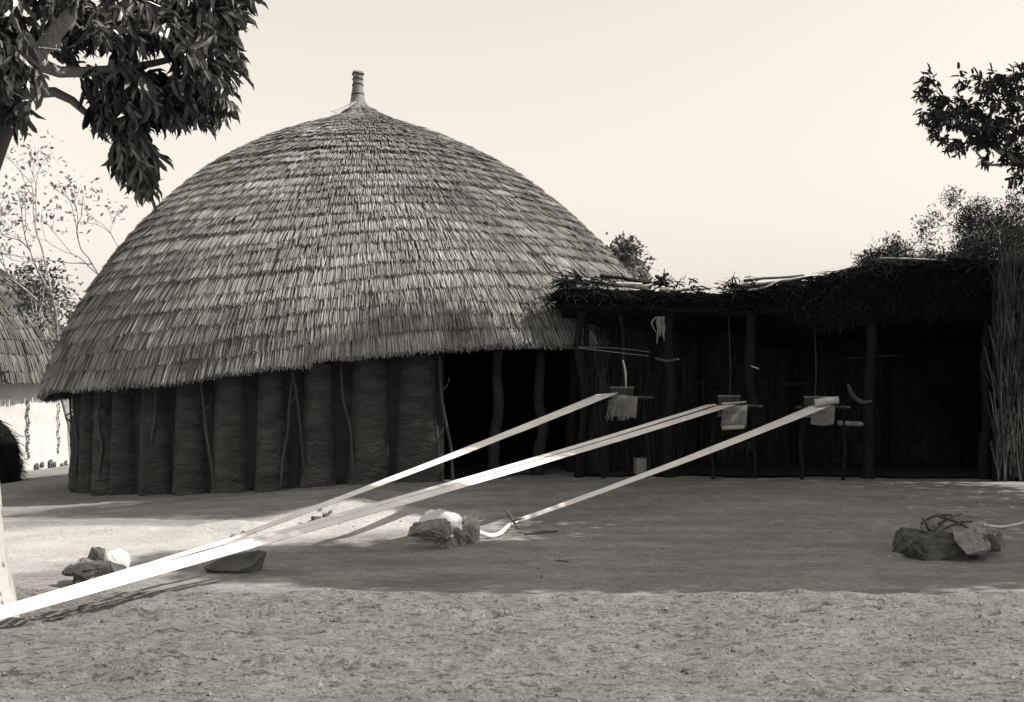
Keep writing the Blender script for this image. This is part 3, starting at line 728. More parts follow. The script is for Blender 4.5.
# ------------------------------------------------------------------ looms
def ribbon(stations, nseg=24, sag=.03, wav=.0, thick=.006, seed=0):
    """stations: list of (left edge point, right edge point), far to near"""
    V = []; Fq = []; st = [(np.asarray(a, float), np.asarray(b, float)) for a, b in stations]
    nw = 8; rows = 0
    for k_ in range(len(st) - 1):
        ns = nseg if k_ == 0 else max(8, nseg // 3)
        for i in range(ns + (k_ == len(st) - 2)):
            t = i / ns; s_ = -sag * 4 * t * (1 - t) * (1 if k_ == 0 else .15)
            for j in range(nw + 1):
                u = j / nw
                p = (st[k_][0] * (1 - u) + st[k_][1] * u) * (1 - t) + (st[k_ + 1][0] * (1 - u) + st[k_ + 1][1] * u) * t
                V.append(p + np.array([0, 0, s_ + wav * (vnoise(np.array((k_ + t) * 14.0), np.array(u * 2.0), seed) - .5)]))
            rows += 1
    m = len(V); V += [v - np.array([0, 0, thick]) for v in V]
    k = nw + 1
    for i in range(rows - 1):
        for j in range(nw):
            a = i * k + j; Fq.append([a, a + 1, a + k + 1, a + k]); Fq.append([m + a, m + a + k, m + a + k + 1, m + a + 1])
        a = i * k; Fq.append([a, a + k, m + a + k, m + a]); a = i * k + nw; Fq.append([a, m + a, m + a + k, a + k])
    return V, Fq

def loom(px, py, d, width, label, hang, variant):
    """open strip loom: two pairs of stakes, breast beam, heddle, reed, cloth"""
    c = at(px, py, d); zb = SG; z = c[2]; hw = width / 2 + .12
    t = thing('strip_loom', (c[0], c[1], zb), label, 'loom', 'strip looms under the shelter')
    for dx in (-hw, hw):
        for dy, hh in ((.05, z + .04), (1.0, z + .35)):
            obj('stake', *crooked((c[0] + dx, c[1] + dy, zb - .1), (c[0] + dx + R.uniform(-.03, .03), c[1] + dy, hh), .03, .024, 5, .018, 7, int(px) + int(dx * 10) + int(dy * 5)), M['pole_dark'], t, True)
    bb = obj('breast_beam', *crooked((c[0] - hw - .08, c[1] + .05, z - .02), (c[0] + hw + .10, c[1] + .03, z - .02), .022, .02, 4, .006, 8, int(px)), M['pole'], t, True)
    obj('rear_beam', *crooked((c[0] - hw - .08, c[1] + 1.0, z + .3), (c[0] + hw + .08, c[1] + 1.0, z + .32), .025, .022, 4, .01, 7, int(px) + 3), M['pole_dark'], t, True)
    # heddle frame of thin threads hanging from a cord
    hd = []
    for q in range(14):
        xx = c[0] - width * .42 + width * .84 * q / 13
        hd.append(tube([(xx, c[1] + .45, z + .12), (xx + .004, c[1] + .45, z - .16)], .004, 4))
    for zz in (z + .12, z - .16): hd.append(tube([(c[0] - width * .48, c[1] + .45, zz), (c[0] + width * .48, c[1] + .45, zz)], .012, 6))
    obj('heddle', *join(hd), M['cloth'], t)
    obj('hanging_cord', *tube([(c[0], c[1] + .45, z + .12), (c[0] + .02, c[1] + .45, z + .5), (c[0], c[1] + .5, 2.5)], .006, 5, 0, 3), M['pole'], t)
    # finished cloth hanging over the breast beam towards us
    a = np.array([c[0] - width * .5, c[1] + .0, z + .005]); b = np.array([c[0] + width * .5, c[1] + .0, z + .005])
    V = []; Fq = []; nw = 10; rows = [(0, .0), (-.025, -.03), (-.035, -.09), (-.03, -hang * .55), (-.055, -hang * .8), (-.04, -hang)]
    for ry, rz in rows:
        for j in range(nw + 1):
            u = j / nw; p = a * (1 - u) + b * u
            wv = .02 * math.sin(u * 9 + variant * 2) * (abs(rz) / hang)
            V.append(p + np.array([-.10 * abs(rz), ry + wv, rz + .012 * math.sin(u * 5 + variant)]))
    k = nw + 1; m0 = len(V); V += [v + np.array([0, .008, 0]) for v in V]
    for i in range(len(rows) - 1):
        for j in range(nw): q = i * k + j; Fq.append([q, q + 1, q + k + 1, q + k]); Fq.append([m0 + q + k, m0 + q + k + 1, m0 + q + 1, m0 + q])
    obj('hanging_cloth', V, Fq, M['cloth'], t, True)
    return t, c
lA, cA = loom(625, 396, 16.75, .36, 'strip loom with long striped hanging threads, nearest the big hut', .30, 0)
lB, cB = loom(735, 405, 16.6, .34, 'strip loom with short grey cloth, between the other two looms', .31, 1)
lC, cC = loom(823, 406, 16.45, .32, 'strip loom with a white cloth roll on its beam, farthest right', .26, 2)
# loom A: coarse threads in front of the cloth
hd = []
for q in range(16):
    p = at(609 + q * 1.75 + R.uniform(-.4, .4), 399 + R.uniform(-1, 1), 16.66); e = p + np.array([R.uniform(-.09, -.03), -.02, -.28 + R.uniform(-.03, .03)])
    hd.append(tube([p, (p + e) / 2 + np.array([.01, -.01, 0]), e], .007, 5, 0, 2))
obj('thread_fringe', *join(hd), M['cloth'], lA)
# loom C: roll of white cloth and the pale shuttle bar
p = at(815, 403, 16.3); e = at(838, 400, 16.3)
obj('cloth_roll', *tube([p, (p + e) / 2 + [0, 0, .008], e], [.05, .055, .05], 12, .06, 3), M['cloth_light'], lC, True)
obj('foot_bar', *crooked(at(838, 423, 16.5), at(862, 424, 16.6), .035, .035, 3, .006, 8, 4), M['cloth'], lC, True)
p = at(722, 404, 16.5); e = at(746, 402, 16.55)
obj('sword_stick', *tube([p, e], [.02, .014], 8), M['pale_pole'], lB, True)
p = at(722, 428, 16.5); e = at(744, 427, 16.5)
obj('cloth_hem', *tube([p, e], [.03, .028], 8, .06, 3), M['cloth_light'], lB, True)

def tube_thing(name, pts, r, m, label, cat, sides=7, n=3, jit=.05, group=None, org=None):
    v, f = tube(pts, r, sides, jit, n); o = org if org is not None else v.min(0) * [0, 0, 1] + v.mean(0) * [1, 1, 0]
    return tag(obj(name, v, f, M[m], None, True, o), label, cat, group)
# odds and ends hanging in the shelter
tube_thing('taut_cord', [at(578, 348, 16.9), at(648, 356, 16.9)], .006, 'cloth', 'lower thin pale cord strung between two shelter posts', 'cord', 5, 4, 0)
tube_thing('taut_cord', [at(578, 347, 16.92), at(615, 348, 16.92), at(650, 352, 16.92)], .005, 'cloth', 'upper thin pale cord strung between two shelter posts', 'cord', 5, 4, 0)
tube_thing('bent_stick', [at(623, 360, 16.8), at(625.5, 372, 16.8), at(626, 388, 16.8)], [.012, .016, .01], 'cloth_light', 'short pale curved stick standing above the left loom', 'stick')
tube_thing('forked_stick', [at(848, 384, 16.6), at(853, 396, 16.6), at(862, 402, 16.6), at(872, 401, 16.6)], [.02, .04, .035, .02], 'pole', 'pale bent horn-like stick hung on the post by the right loom', 'stick')
tube_thing('cross_bar', [at(843, 359, 16.5), at(872, 357, 16.5), at(902, 355, 16.5)], .011, 'pole_dark', 'thin horizontal stick tied high across the right post', 'stick')
tube_thing('peg', [at(751, 366, 16.65), at(759, 369, 16.6)], [.010, .008], 'pale_pole', 'small pale peg high on the post behind the middle loom', 'peg')
tube_thing('peg', [at(655, 358, 16.7), at(666, 361, 16.7), at(679, 359, 16.7)], [.014, .022, .014], 'pole', 'knobby stick lashed across the thick crooked post', 'stick')
def cloth_hank(px, py, d, w, h, m, label, seed, cat='cloth'):
    rgc = np.random.default_rng(seed); c = at(px, py, d); parts = []
    for q in range(9):
        x0 = (q / 8 - .5) * w; p = c + np.array([x0 * .6, -.02 * (q % 3), h / 2]); e = c + np.array([x0 * rgc.uniform(.3, 1.0) + rgc.normal() * .03, -.03 * (q % 2), -h / 2 + rgc.uniform(-.04, .22) * h / .4])
        parts.append(tube([p, (p + e) / 2 + rgc.normal(size=3) * .025, e], [.016, .026 * rgc.uniform(.5, 1.2), .006], 6, .15, 3, q))
    v, f = join(parts); return tag(obj('cloth_hank', v, f, M[m], None, True, c - [0, 0, h / 2]), label, cat)
cloth_hank(660, 331, 16.75, .15, .40, 'cloth', 'pale frayed hank of cloth hung on the thick crooked post', 2)
cloth_hank(727, 455, 16.6, .22, .28, 'mat_dark', 'dark bundle of yarn hanging below the middle loom', 3, 'yarn')
cloth_hank(747, 452, 16.6, .07, .30, 'pole_dark', 'grey wisp of yarn hanging beside the middle loom', 5, 'yarn')
# block under the left warp
v, f = box(at(641, 466, 16.9), (.17, .16, .22), .2, .05); tag(obj('wooden_block', v, f, M['cloth'], None, False, at(641, 474, 16.9)), 'small grey block standing on the ground below the left loom', 'block')

# ------------------------------------------------------------------ stretched warps
# common anchor beyond the left edge of the picture
def strip(name, st, label, sag=.03, wav=.004, seed=0, ext=0.0):
    """st: (left pixel, right pixel, distance) stations, far to near"""
    S_ = [(at(*a, d), at(*b, d - .02)) for a, b, d in st]
    if ext:
        v0 = (S_[-1][0] + S_[-1][1] - S_[-2][0] - S_[-2][1]) / 2; v0 = v0 / np.linalg.norm(v0) * ext; v0[2] = max(v0[2], -.07)
        S_.append((S_[-1][0] + v0, S_[-1][1] + v0))
    v, f = ribbon(S_, 40, sag, wav, .006, seed)
    o = obj(name, v, f, M['warp'], None, True, (S_[-1][0] + S_[-1][1]) / 2)
    at_ = o.data.attributes.new('across', 'FLOAT', 'POINT'); at_.data.foreach_set('value', [(i % 9) / 8 * 3 + seed * 5 for i in range(len(v))])
    return tag(o, label, 'warp', 'cotton warps stretched from the looms')
strip('cotton_warp', [((596, 394.3), (618, 392.8), 16.75), ((227, 538.5), (228.5, 542), 8.95), ((-2, 606.5), (-2, 610), 7.12)], 'upper white cotton warp strip running from the left loom to the left edge', .02, seed=1, ext=.7)
strip('cotton_warp', [((706, 404.8), (717, 404.3), 16.6), ((-2, 608), (-2, 612.5), 7.08)], 'rear strip of the paired white cotton warps from the middle loom', .03, seed=2, ext=.7)
strip('cotton_warp', [((717.5, 405.7), (735, 404.8), 16.55), ((-2, 612), (-2, 619.5), 7.02)], 'front strip of the paired white cotton warps from the middle loom', .03, seed=3, ext=.7)
# right warp: flat strip that twists into a rope and ends at the stone pile
gC = gp(489, 536)
strip('cotton_warp', [((810, 406), (831, 405.2), 16.4), ((519, 518), (521, 521.3), 12.0)], 'single white cotton warp from the right loom down to the middle stone pile', .03, seed=4)
q0 = at(520, 519.5, 12.0)
tube_thing('warp_rope', [q0 + [.05, .05, .008], q0, at(509, 525, 11.75), at(503, 531, 11.6), at(496, 535, 11.45), at(488, 535.5, 11.35), at(478, 532, 11.3), at(470, 530, 11.2)], [.014, .016, .018, .02, .022, .023, .024, .022], 'cotton', 'twisted white warp end curving to the middle stone pile', 'rope', 9, 3, .08)
# weight stick through the twist and a stick lying on the ground
tube_thing('warp_stick', [at(507, 511, 11.9), at(512, 519, 11.85), at(518.5, 528.5, 11.75)], [.011, .013, .010], 'twig', 'dark stick pushed through the twisted warp end', 'stick')
tube_thing('short_stick', [at(512, 521.5, 11.8), at(519, 519.5, 11.72), at(521, 518.5, 11.7)], .009, 'twig', 'small dark cross stick tied beside the twisted warp', 'stick')
a, b = gp(525, 535), gp(558, 532); tube_thing('ground_stick', [a + [0, 0, .012], (a + b) / 2 + [0, .01, .014], b + [0, 0, .012]], [.010, .013, .009], 'twig', 'thin dark stick lying on the ground right of the warp end', 'stick')
a, b = gp(556, 560), gp(568, 561); tube_thing('ground_stick', [a + [0, 0, .008], b + [0, 0, .008]], .008, 'twig', 'tiny dark twig lying on bare earth before the stick', 'twig')

# ------------------------------------------------------------------ stones, cotton, sticks in the yard
def stone(pts_or_size, c, seed, m='stone', label='', name='stone', cat='stone', group=None, npts=16, rz=0.0, sink=.02):
    """angular stone: hull of jittered points, chipped and roughened; c = ground point under it"""
    rgs = np.random.default_rng(seed); sx, sy, sz = pts_or_size
    P = unit(rgs.normal(size=(npts, 3))); P = np.sign(P) * np.abs(P) ** .8 * rgs.uniform(.84, 1.04, (npts, 1)); P[:, 2] = np.where(P[:, 2] < -.3, -.3, P[:, 2])
    bm = bmesh.new()
    for p in P: bm.verts.new((p[0] * sx / 2, p[1] * sy / 2, p[2] * sz / 2))
    r = bmesh.ops.convex_hull(bm, input=bm.verts[:])
    bmesh.ops.delete(bm, geom=[e for e in r['geom_interior'] if isinstance(e, bmesh.types.BMVert)], context='VERTS')
    bmesh.ops.bevel(bm, geom=bm.edges[:], offset=min(sx, sy, sz) * .035, segments=1, affect='EDGES')
    bmesh.ops.triangulate(bm, faces=bm.faces[:])
    bmesh.ops.subdivide_edges(bm, edges=bm.edges[:], cuts=1, use_grid_fill=True)
    for v_ in bm.verts:
        k_ = min(sx, sy, sz) * .05
        v_.co += Vector(rgs.normal(size=3)) * k_ * .4
    bmesh.ops.rotate(bm, verts=bm.verts[:], cent=(0, 0, 0), matrix=Matrix.Rotation(rz, 3, 'Z'))
    zmin = min(v_.co.z for v_ in bm.verts)
    me = bpy.data.meshes.new(name)
    for v_ in bm.verts: v_.co.z -= zmin
    bm.to_mesh(me); bm.free(); me.materials.append(M[m])
    o = bpy.data.objects.new(name, me); COL.objects.link(o); o.location = (c[0], c[1], c[2] - sink); ORG[o.name] = np.array(o.location)
    return tag(o, label, cat, group)
def pxs(px0, px1, pyt, pyb, dpt, seed, m, label, d=None, cat='stone', name='stone', group=None, rz=0.0, npts=16, lift=None, sink=.02):
    """stone spanning a pixel box; rests on ground (or at lift px row)"""
    c = gp((px0 + px1) / 2, pyb)
    dd = d if d else c[1]
    if d: 
        c = at((px0 + px1) / 2, pyb, d)
    w_ = (px1 - px0) / F * dd; h_ = (pyb - pyt) / F * dd
    c = c + np.array([0, dpt / 2 * .6, 0])
    if not d: c[2] = gz(c[0], c[1])
    return stone((w_, dpt, h_ * 1.6), c, seed, m, label, name, cat, group, npts, rz, sink)
def cotton(px, py, d, rx, rz_, seed, label, lumps=.25, m='cotton', name='cotton_bundle'):
    c = at(px, py, d); bm = bmesh.new(); bmesh.ops.create_icosphere(bm, subdivisions=4, radius=1)
    for v_ in bm.verts:
        p = np.array(v_.co); nn = fbm(np.array(p[0] * 2.2 + p[2] * 1.3 + seed), np.array(p[1] * 2.2 - p[2] + 9), seed, 4) - .5
        n3 = fbm(np.array(p[0] * 7 + p[2] * 5 + seed), np.array(p[1] * 7 - p[2] * 4 + 3), seed + 3, 3) - .5
        k_ = 1 + lumps * 2 * nn + lumps * .7 * n3; v_.co = Vector((p[0] * rx * k_, p[1] * rx * .8 * k_, p[2] * rz_ * k_))
    me = bpy.data.meshes.new(name); bm.to_mesh(me); bm.free(); me.materials.append(M[m]); me.polygons.foreach_set('use_smooth', [True] * len(me.polygons))
    o = bpy.data.objects.new(name, me); COL.objects.link(o); o.location = c; ORG[o.name] = c
    return tag(o, label, 'cotton')
# left pile
GL = 'stones of the left pile'
pxs(54, 124, 573, 588, .26, 1, 'stone_dark', 'flat dark slab under the left stone pile', group=GL, npts=34)
pxs(68, 99, 558, 581, .18, 2, 'stone', 'grey block on the left end of the left pile', d=8.75, group=GL)
pxs(91, 116, 562, 582, .16, 23, 'stone', 'grey block beside the white cotton ball', d=8.72, group=GL)
pxs(83, 106, 546, 566, .14, 4, 'stone_dark', 'pointed dark stone topping the left pile', d=8.8, group=GL)
pxs(90, 101, 546, 554, .07, 5, 'stone_pale', 'small pale stone on the peak of the left pile', d=8.84, group=GL)
pxs(122, 133, 566, 574, .08, 6, 'stone', 'small stone on the right of the cotton ball', group=GL)
cotton(116, 562, 8.85, .10, .093, 3, 'round white ball of raw cotton on the left stone pile', .12)
# dark slab
def basin():
    c = gp(232, 573); c[1] += .1; c[2] = gz(c[0], c[1])
    out = [(-.235, -.05), (-.14, -.13), (.05, -.15), (.15, -.12), (.235, .06), (.16, .15), (-.05, .12), (-.16, .06)]
    hz_ = [.045, .03, .03, .06, .145, .15, .115, .08]
    V = [(c[0] + x * .82, c[1] + y * .8, c[2] - .02) for x, y in out] + [(c[0] + x, c[1] + y, c[2] + h) for (x, y), h in zip(out, hz_)]
    V += [(c[0] + x * .86, c[1] + y * .84, c[2] + h * .93) for (x, y), h in zip(out, hz_)] + [(c[0] + x * .5, c[1] + y * .5, c[2] + .035 + h * .35) for (x, y), h in zip(out, hz_)]
    Fq = []
    for l in range(3):
        for i in range(8): Fq.append([l * 8 + i, l * 8 + (i + 1) % 8, (l + 1) * 8 + (i + 1) % 8, (l + 1) * 8 + i])
    Fq.append(list(range(24, 32))); Fq.append(list(range(7, -1, -1)))
    tag(obj('hollowed_slab', V, Fq, M['stone_dark'], None, False, c), 'dark tilted hollow slab lying alone below the long warps', 'slab')
basin()
# middle pile
GM = 'stones of the middle pile'
pxs(404, 455, 527, 548, .3, 11, 'stone', 'broad grey stone at the left of the middle pile', group=GM, npts=20)
pxs(436, 458, 534, 547, .16, 12, 'stone', 'low stone in front of the middle pile', group=GM)
pxs(450, 468, 525, 545, .16, 13, 'stone', 'upright grey stone in the middle of the middle pile', group=GM)
pxs(461, 482, 516, 544, .18, 14, 'stone_pale', 'pale upright stone at the right of the middle pile', group=GM)
pxs(461, 472, 513, 523, .1, 15, 'stone', 'small stone wedged on top of the middle pile', d=11.2, group=GM)
cotton(441, 523, 11.2, .21, .125, 8, 'billowing heap of white cotton behind the middle stone pile', .3)
cotton(425, 530, 11.3, .09, .065, 9, 'small tuft of white cotton at the left of the middle pile', .3)
# right pile
GR = 'stones of the right pile'
pxs(896, 940, 524, 554, .36, 21, 'stone_dark', 'rounded dark stone at the left end of the right pile', group=GR, npts=26, sink=.05)
pxs(904, 1000, 526, 560, .46, 22, 'stone_dark', 'large dark stone in front of the right pile', group=GR, npts=30, sink=.06)
def facet_stone():
    bm = bmesh.new(); c = gp(972, 554)
    for px, py, d in ((951, 526, 10.08), (974, 530, 10.02), (991, 549, 9.84), (967, 555, 9.74), (955, 541, 9.79), (960, 529, 10.4), (990, 540, 10.3), (965, 552, 10.3), (988, 556, 9.95)):
        bm.verts.new(Vector(at(px, py, d) - c))
    bmesh.ops.convex_hull(bm, input=bm.verts[:])
    bmesh.ops.bevel(bm, geom=bm.edges[:], offset=.006, segments=1, affect='EDGES')
    bmesh.ops.triangulate(bm, faces=bm.faces[:]); bmesh.ops.subdivide_edges(bm, edges=bm.edges[:], cuts=2, use_grid_fill=True)
    rgs = np.random.default_rng(3)
    for v_ in bm.verts: v_.co += Vector(rgs.normal(size=3)) * .0022
    me = bpy.data.meshes.new('stone'); bm.to_mesh(me); bm.free(); me.materials.append(M['stone'])
    o = bpy.data.objects.new('stone', me); COL.objects.link(o); o.location = c; ORG[o.name] = c
    tag(o, 'pale slanting flat-faced stone on the right pile', 'stone', GR)
facet_stone()
pxs(968, 1003, 536, 556, .26, 24, 'stone_dark', 'dark stone low at the right of the right pile', group=GR, npts=22, sink=.04)
pxs(992, 1006, 527, 550, .12, 25, 'stone', 'narrow grey stone at the right end of the right pile', group=GR, sink=.04)
pxs(918, 972, 515, 540, .34, 26, 'stone', 'middle-grey stone under the sticks of the right pile', d=10.65, group=GR, npts=26)
pxs(962, 992, 517, 534, .2, 27, 'stone_pale', 'small pale stone at the back of the right pile', d=10.75, group=GR)
pts = [((921, 524), (938, 514)), ((930, 518), (952, 515)), ((938, 524), (962, 514)), ((946, 528), (972, 521)), ((922, 518), (930, 533)), ((940, 517), (968, 528)), ((933, 532), (950, 518))]
desc = ['leftmost short broken stick on the right stone pile', 'short broken stick lying across the top of the right stone pile', 'broken stick pointing up right on the right stone pile', 'broken stick reaching right on the right stone pile', 'upright stick stub on the left stone of the right pile', 'stick sloping down right across the right stone pile', 'short stick leaning on the front of the right stone pile']
for i, ((a, b), ds) in enumerate(zip(pts, desc)):
    tube_thing('broken_stick', [at(*a, 10.35), (at(*a, 10.35) + at(*b, 10.45)) / 2 + [0, 0, .012], at(*b, 10.45)], [.009, .011, .007], ('pole' if i % 2 else 'twig'), ds, 'stick', group='sticks on the right stone pile')
a = at(985, 525, 10.7); tube_thing('pale_cord', [a, gp(1003, 528) + [0, 0, .012], gp(1020, 524) + [0, 0, .012], gp(1040, 519) + [0, 0, .012], gp(1080, 515) + [0, 0, .012]], .012, 'cotton', 'thin pale cord leading right from the right stone pile', 'cord', 6, 4)
# rubble on the pale ash heap
rub = [(316, 519, 9, 'stone_dark'), (326, 516, 8, 'stone_dark'), (334, 518, 7, 'stone'), (309, 524, 8, 'stone'), (322, 524, 7, 'stone_pale'), (300, 523, 6, 'stone'), (340, 523, 6, 'stone_pale'), (330, 511, 8, 'stone'), (321, 509, 7, 'stone_pale'), (352, 526, 5, 'stone'), (246, 533, 10, 'stone'), (235, 535, 9, 'stone'), (255, 531, 8, 'stone'), (228, 538, 7, 'stone'), (363, 529, 4, 'stone_dark'), (385, 523, 4, 'stone')]
for i, (px, py, sz_, mm) in enumerate(rub):
    c = gp(px, py); w_ = sz_ / F * c[1]
    stone((w_ * 1.3, w_ * 1.2, w_), c, 400 + i, mm, 'small %s rubble stone %s' % ({'stone_dark': 'dark', 'stone': 'grey', 'stone_pale': 'pale'}[mm], 'on the low grey mound above the dark hollow slab' if px < 270 else ('on the pale ash heap behind the long warps' if px < 345 else 'on bare pale ground just before the middle cotton heap')), 'rubble_stone', 'stone', 'rubble on the ash heap', 10)
for i, (px, py) in enumerate(((867, 478), (878, 478.5), (856, 480), (893, 478))):
    c = gp(px, py); stone((.07, .06, .05), c, 460 + i, 'stone_pale', ['tiny pale pebble right at the foot of the right shelter post', 'tiny pale pebble just right of the right shelter post', 'tiny pale pebble just left of the right shelter post', 'tiny pale pebble farthest right of the right shelter post'][i], 'pebble', 'pebble', 'pebbles at the shelter front', 10)

# ------------------------------------------------------------------ trees
def grow(p, d, L, r, depth, out, tips, rgt, spread=.5, up=.05, nmin=2, nmax=3, shrink=.72, segs=4, rs=.62):
    pts = [p]; dd = d.copy()
    for i in range(segs):
        dd = unit(dd + rgt.normal(size=3) * .14 + np.array([0, 0, up])); pts.append(pts[-1] + dd * L / segs)
    out.append((pts, np.linspace(r, r * .68, segs + 1)))
    if depth == 0: tips.append((pts[-1], dd)); tips.append((pts[-2], dd)); return
    for k_ in range(rgt.integers(nmin, nmax + 1)):
        nd = unit(dd + rgt.normal(size=3) * spread); st = pts[-1] if k_ < 2 else pts[-2]
        grow(st, nd, L * shrink * rgt.uniform(.8, 1.15), r * rs, depth - 1, out, tips, rgt, spread, up, nmin, nmax, shrink, segs, rs)

def tree_obj(name, base, label, segs_list, leaf_sets, bark, big=None, bigmat=None, group=None, trunk_n=1, trunk_mat=None):
    t = thing(name, base, label, 'tree', group)
    tr = [tube(p, r, 9 if i < trunk_n else 6, .08, 2, i) for i, (p, r) in enumerate(segs_list)]
    tk = obj('trunk', *join(tr[:trunk_n]), M[trunk_mat or bark], t, True)
    if len(tr) > trunk_n: obj('branches', *join(tr[trunk_n:]), M[bark], tk, True)
    V = np.concatenate([v for v, f, m in leaf_sets]); k = 0; qs = []
    for v, f, m in leaf_sets: qs.append(f + k); k += len(v)
    cr = obj('crown', V, np.concatenate(qs), M[leaf_sets[0][2]], t); tag(cr, kind='stuff')
    return t, cr

# --- mango tree, left foreground: white-limed trunk mostly outside the frame
def rosettes(centers, dirs, rgt, nl, L, W, droop, kind=leaves):
    n = len(centers); P = np.repeat(centers, nl, 0); Dm = np.repeat(dirs, nl, 0)
    D = unit(Dm * .6 + unit(rgt.normal(size=(n * nl, 3))) * .9 + np.array([0, 0, -droop]) * rgt.uniform(.3, 1.4, (n * nl, 1)))
    P = P + unit(rgt.normal(size=P.shape)) * .02 - Dm * rgt.uniform(0, .12, (n * nl, 1))
    Nn = unit(np.array([0, 0, 1.0]) + rgt.normal(size=(n * nl, 3)) * .7)
    Lx = L * rgt.uniform(.45, 1.2, n * nl); Wx = W * rgt.uniform(.65, 1.15, n * nl)
    return P, D, Nn, Lx, Wx
def mango():
    rgt = np.random.default_rng(31)
    tb = at(-40, 632, 7.45); tb[2] = 0.0; base = tb.copy(); base[2] = gz(tb[0], tb[1])
    P_ = lambda px, py, d: at(px, py, d)
    trunk = [np.array([tb[0], tb[1], -.1]), np.array([tb[0] - .01, tb[1], .18]), P_(-40, 500, 7.45), P_(-50, 380, 7.45), P_(-48, 260, 7.45), P_(-33, 170, 7.45), P_(-6, 95, 7.45)]
    tr = [.40, .315, .25, .23, .205, .19, .17]
    segs = [(trunk, tr)]
    limbs = [([P_(-6, 97, 7.45), P_(36, 55, 6.9), P_(62, 25, 6.75), P_(82, -4, 6.7), P_(130, -90, 6.9), P_(170, -180, 7.0)], [.10, .05, .042, .038, .03, .02]),
             ([P_(-6, 102, 7.45), P_(-4, 30, 7.3), P_(-30, -60, 7.5), P_(-50, -170, 7.6)], [.14, .10, .08, .05]),
             ([P_(-34, 168, 7.45), P_(-70, 60, 7.0), P_(-170, -20, 6.9), P_(-280, -60, 6.9)], [.13, .1, .07, .04]),
             ([P_(-2, 98, 7.45), P_(55, 92, 7.4), P_(85, 112, 7.5), P_(110, 128, 7.5)], [.045, .03, .022, .014]),
             ([P_(35, 60, 7.05), P_(60, 72, 7.2), P_(110, 70, 7.3), P_(160, 62, 7.4), P_(205, 50, 7.4)], [.05, .035, .028, .02, .012]),
             ([P_(0, 50, 7.2), P_(20, 48, 6.8), P_(60, 50, 6.6)], [.026, .016, .006])]
    segs += limbs
    # leaf clusters in the crown volume; ellipsoids given by where they stand
    ell = [((60, 5), (85, 50), 7.2, .7, 95), ((165, 45), (62, 62), 7.3, .6, 150), ((215, 55), (26, 60), 7.3, .4, 62), ((118, 100), (32, 36), 7.4, .4, 52), ((165, 105), (52, 34), 7.4, .45, 76), ((136, 152), (22, 30), 7.4, .3, 36),
           ((140, 178), (14, 17), 7.4, .2, 22), ((15, 55), (38, 48), 6.9, .5, 60), ((18, 105), (24, 18), 7.2, .3, 14), ((225, -10), (36, 30), 7.3, .4, 55), ((110, 25), (80, 40), 7.6, .6, 90),
           ((-20, -110), (170, 80), 7.4, 1.3, 260), ((-140, -30), (130, 110), 7.2, 1.3, 220), ((-60, -190), (150, 70), 7.3, 1.2, 140), ((-40, -60), (120, 80), 5.9, .8, 90)]
    C = []
    for (cx_, cy_), (rx_, ry_), d, rd, n in ell:
        u = unit(rgt.normal(size=(n, 3))) * (rgt.random((n, 1)) ** .4)
        for q in u:
            px = cx_ + q[0] * rx_; py = cy_ + q[1] * ry_
            if py > 60 and 42 < px < 80 and rgt.random() < .85: continue
            if abs((px - 34) * .8 + (py - 55) * .75 - 0) < 17 and 25 < px < 100 and -20 < py < 60 and d + q[2] * rd < 7.4: continue          # the gap by the limb
            if vnoise(np.array(px / 26.0), np.array(py / 26.0), 91) < .34 and 0 < px < 250 and py > -10: continue
            C.append(at(px, py, d + q[2] * rd))
    C = np.array(C)
    dirs = unit(C - at(30, 40, 7.1) + np.array([0, 0, -.3]) + rgt.normal(size=C.shape) * .3)
    P, D, Nn, Lx, Wx = rosettes(C, dirs, rgt, 12, .16, .040, 1.0)
    # choose the 300 leaves that show largest: nearest the lens within the frame
    sx = P[:, 0] / P[:, 1] * F + 512; sy = HZ - (P[:, 2] - EYE) / P[:, 1] * F
    vis = (sx > 3) & (sx < 270) & (sy > 3) & (sy < 215)
    ordr = np.argsort(np.where(vis, P[:, 1] - 2.0 * Lx - .003 * sx, 99)); big = ordr[:300]; rest = ordr[300:]
    v, f = leaves(P[rest], D[rest], Nn[rest], Lx[rest], Wx[rest])
    t, cr = tree_obj('mango_tree', base, 'large-leaved tree overhanging the top left, its trunk foot painted white', segs, [(v, f, 'leaf')], 'bark', trunk_n=1, trunk_mat='trunk_white')
    me = mesh_data('leaf', LEAF * [1, .22, 1], LEAFQ, M['leaf'])
    o0 = ORG[t.name]
    for i in big:
        d = D[i] / np.linalg.norm(D[i]); sd = np.cross(Nn[i], d); sd /= np.linalg.norm(sd); n2 = np.cross(d, sd)
        o = bpy.data.objects.new('leaf', me); COL.objects.link(o); o.parent = cr
        Mx = Matrix(((d[0], sd[0], n2[0], 0), (d[1], sd[1], n2[1], 0), (d[2], sd[2], n2[2], 0), (0, 0, 0, 1)))
        o.matrix_basis = Matrix.Translation(Vector(P[i] - o0)) @ Mx @ Matrix.Diagonal((Lx[i], Wx[i] / .22, Lx[i], 1))
mango()

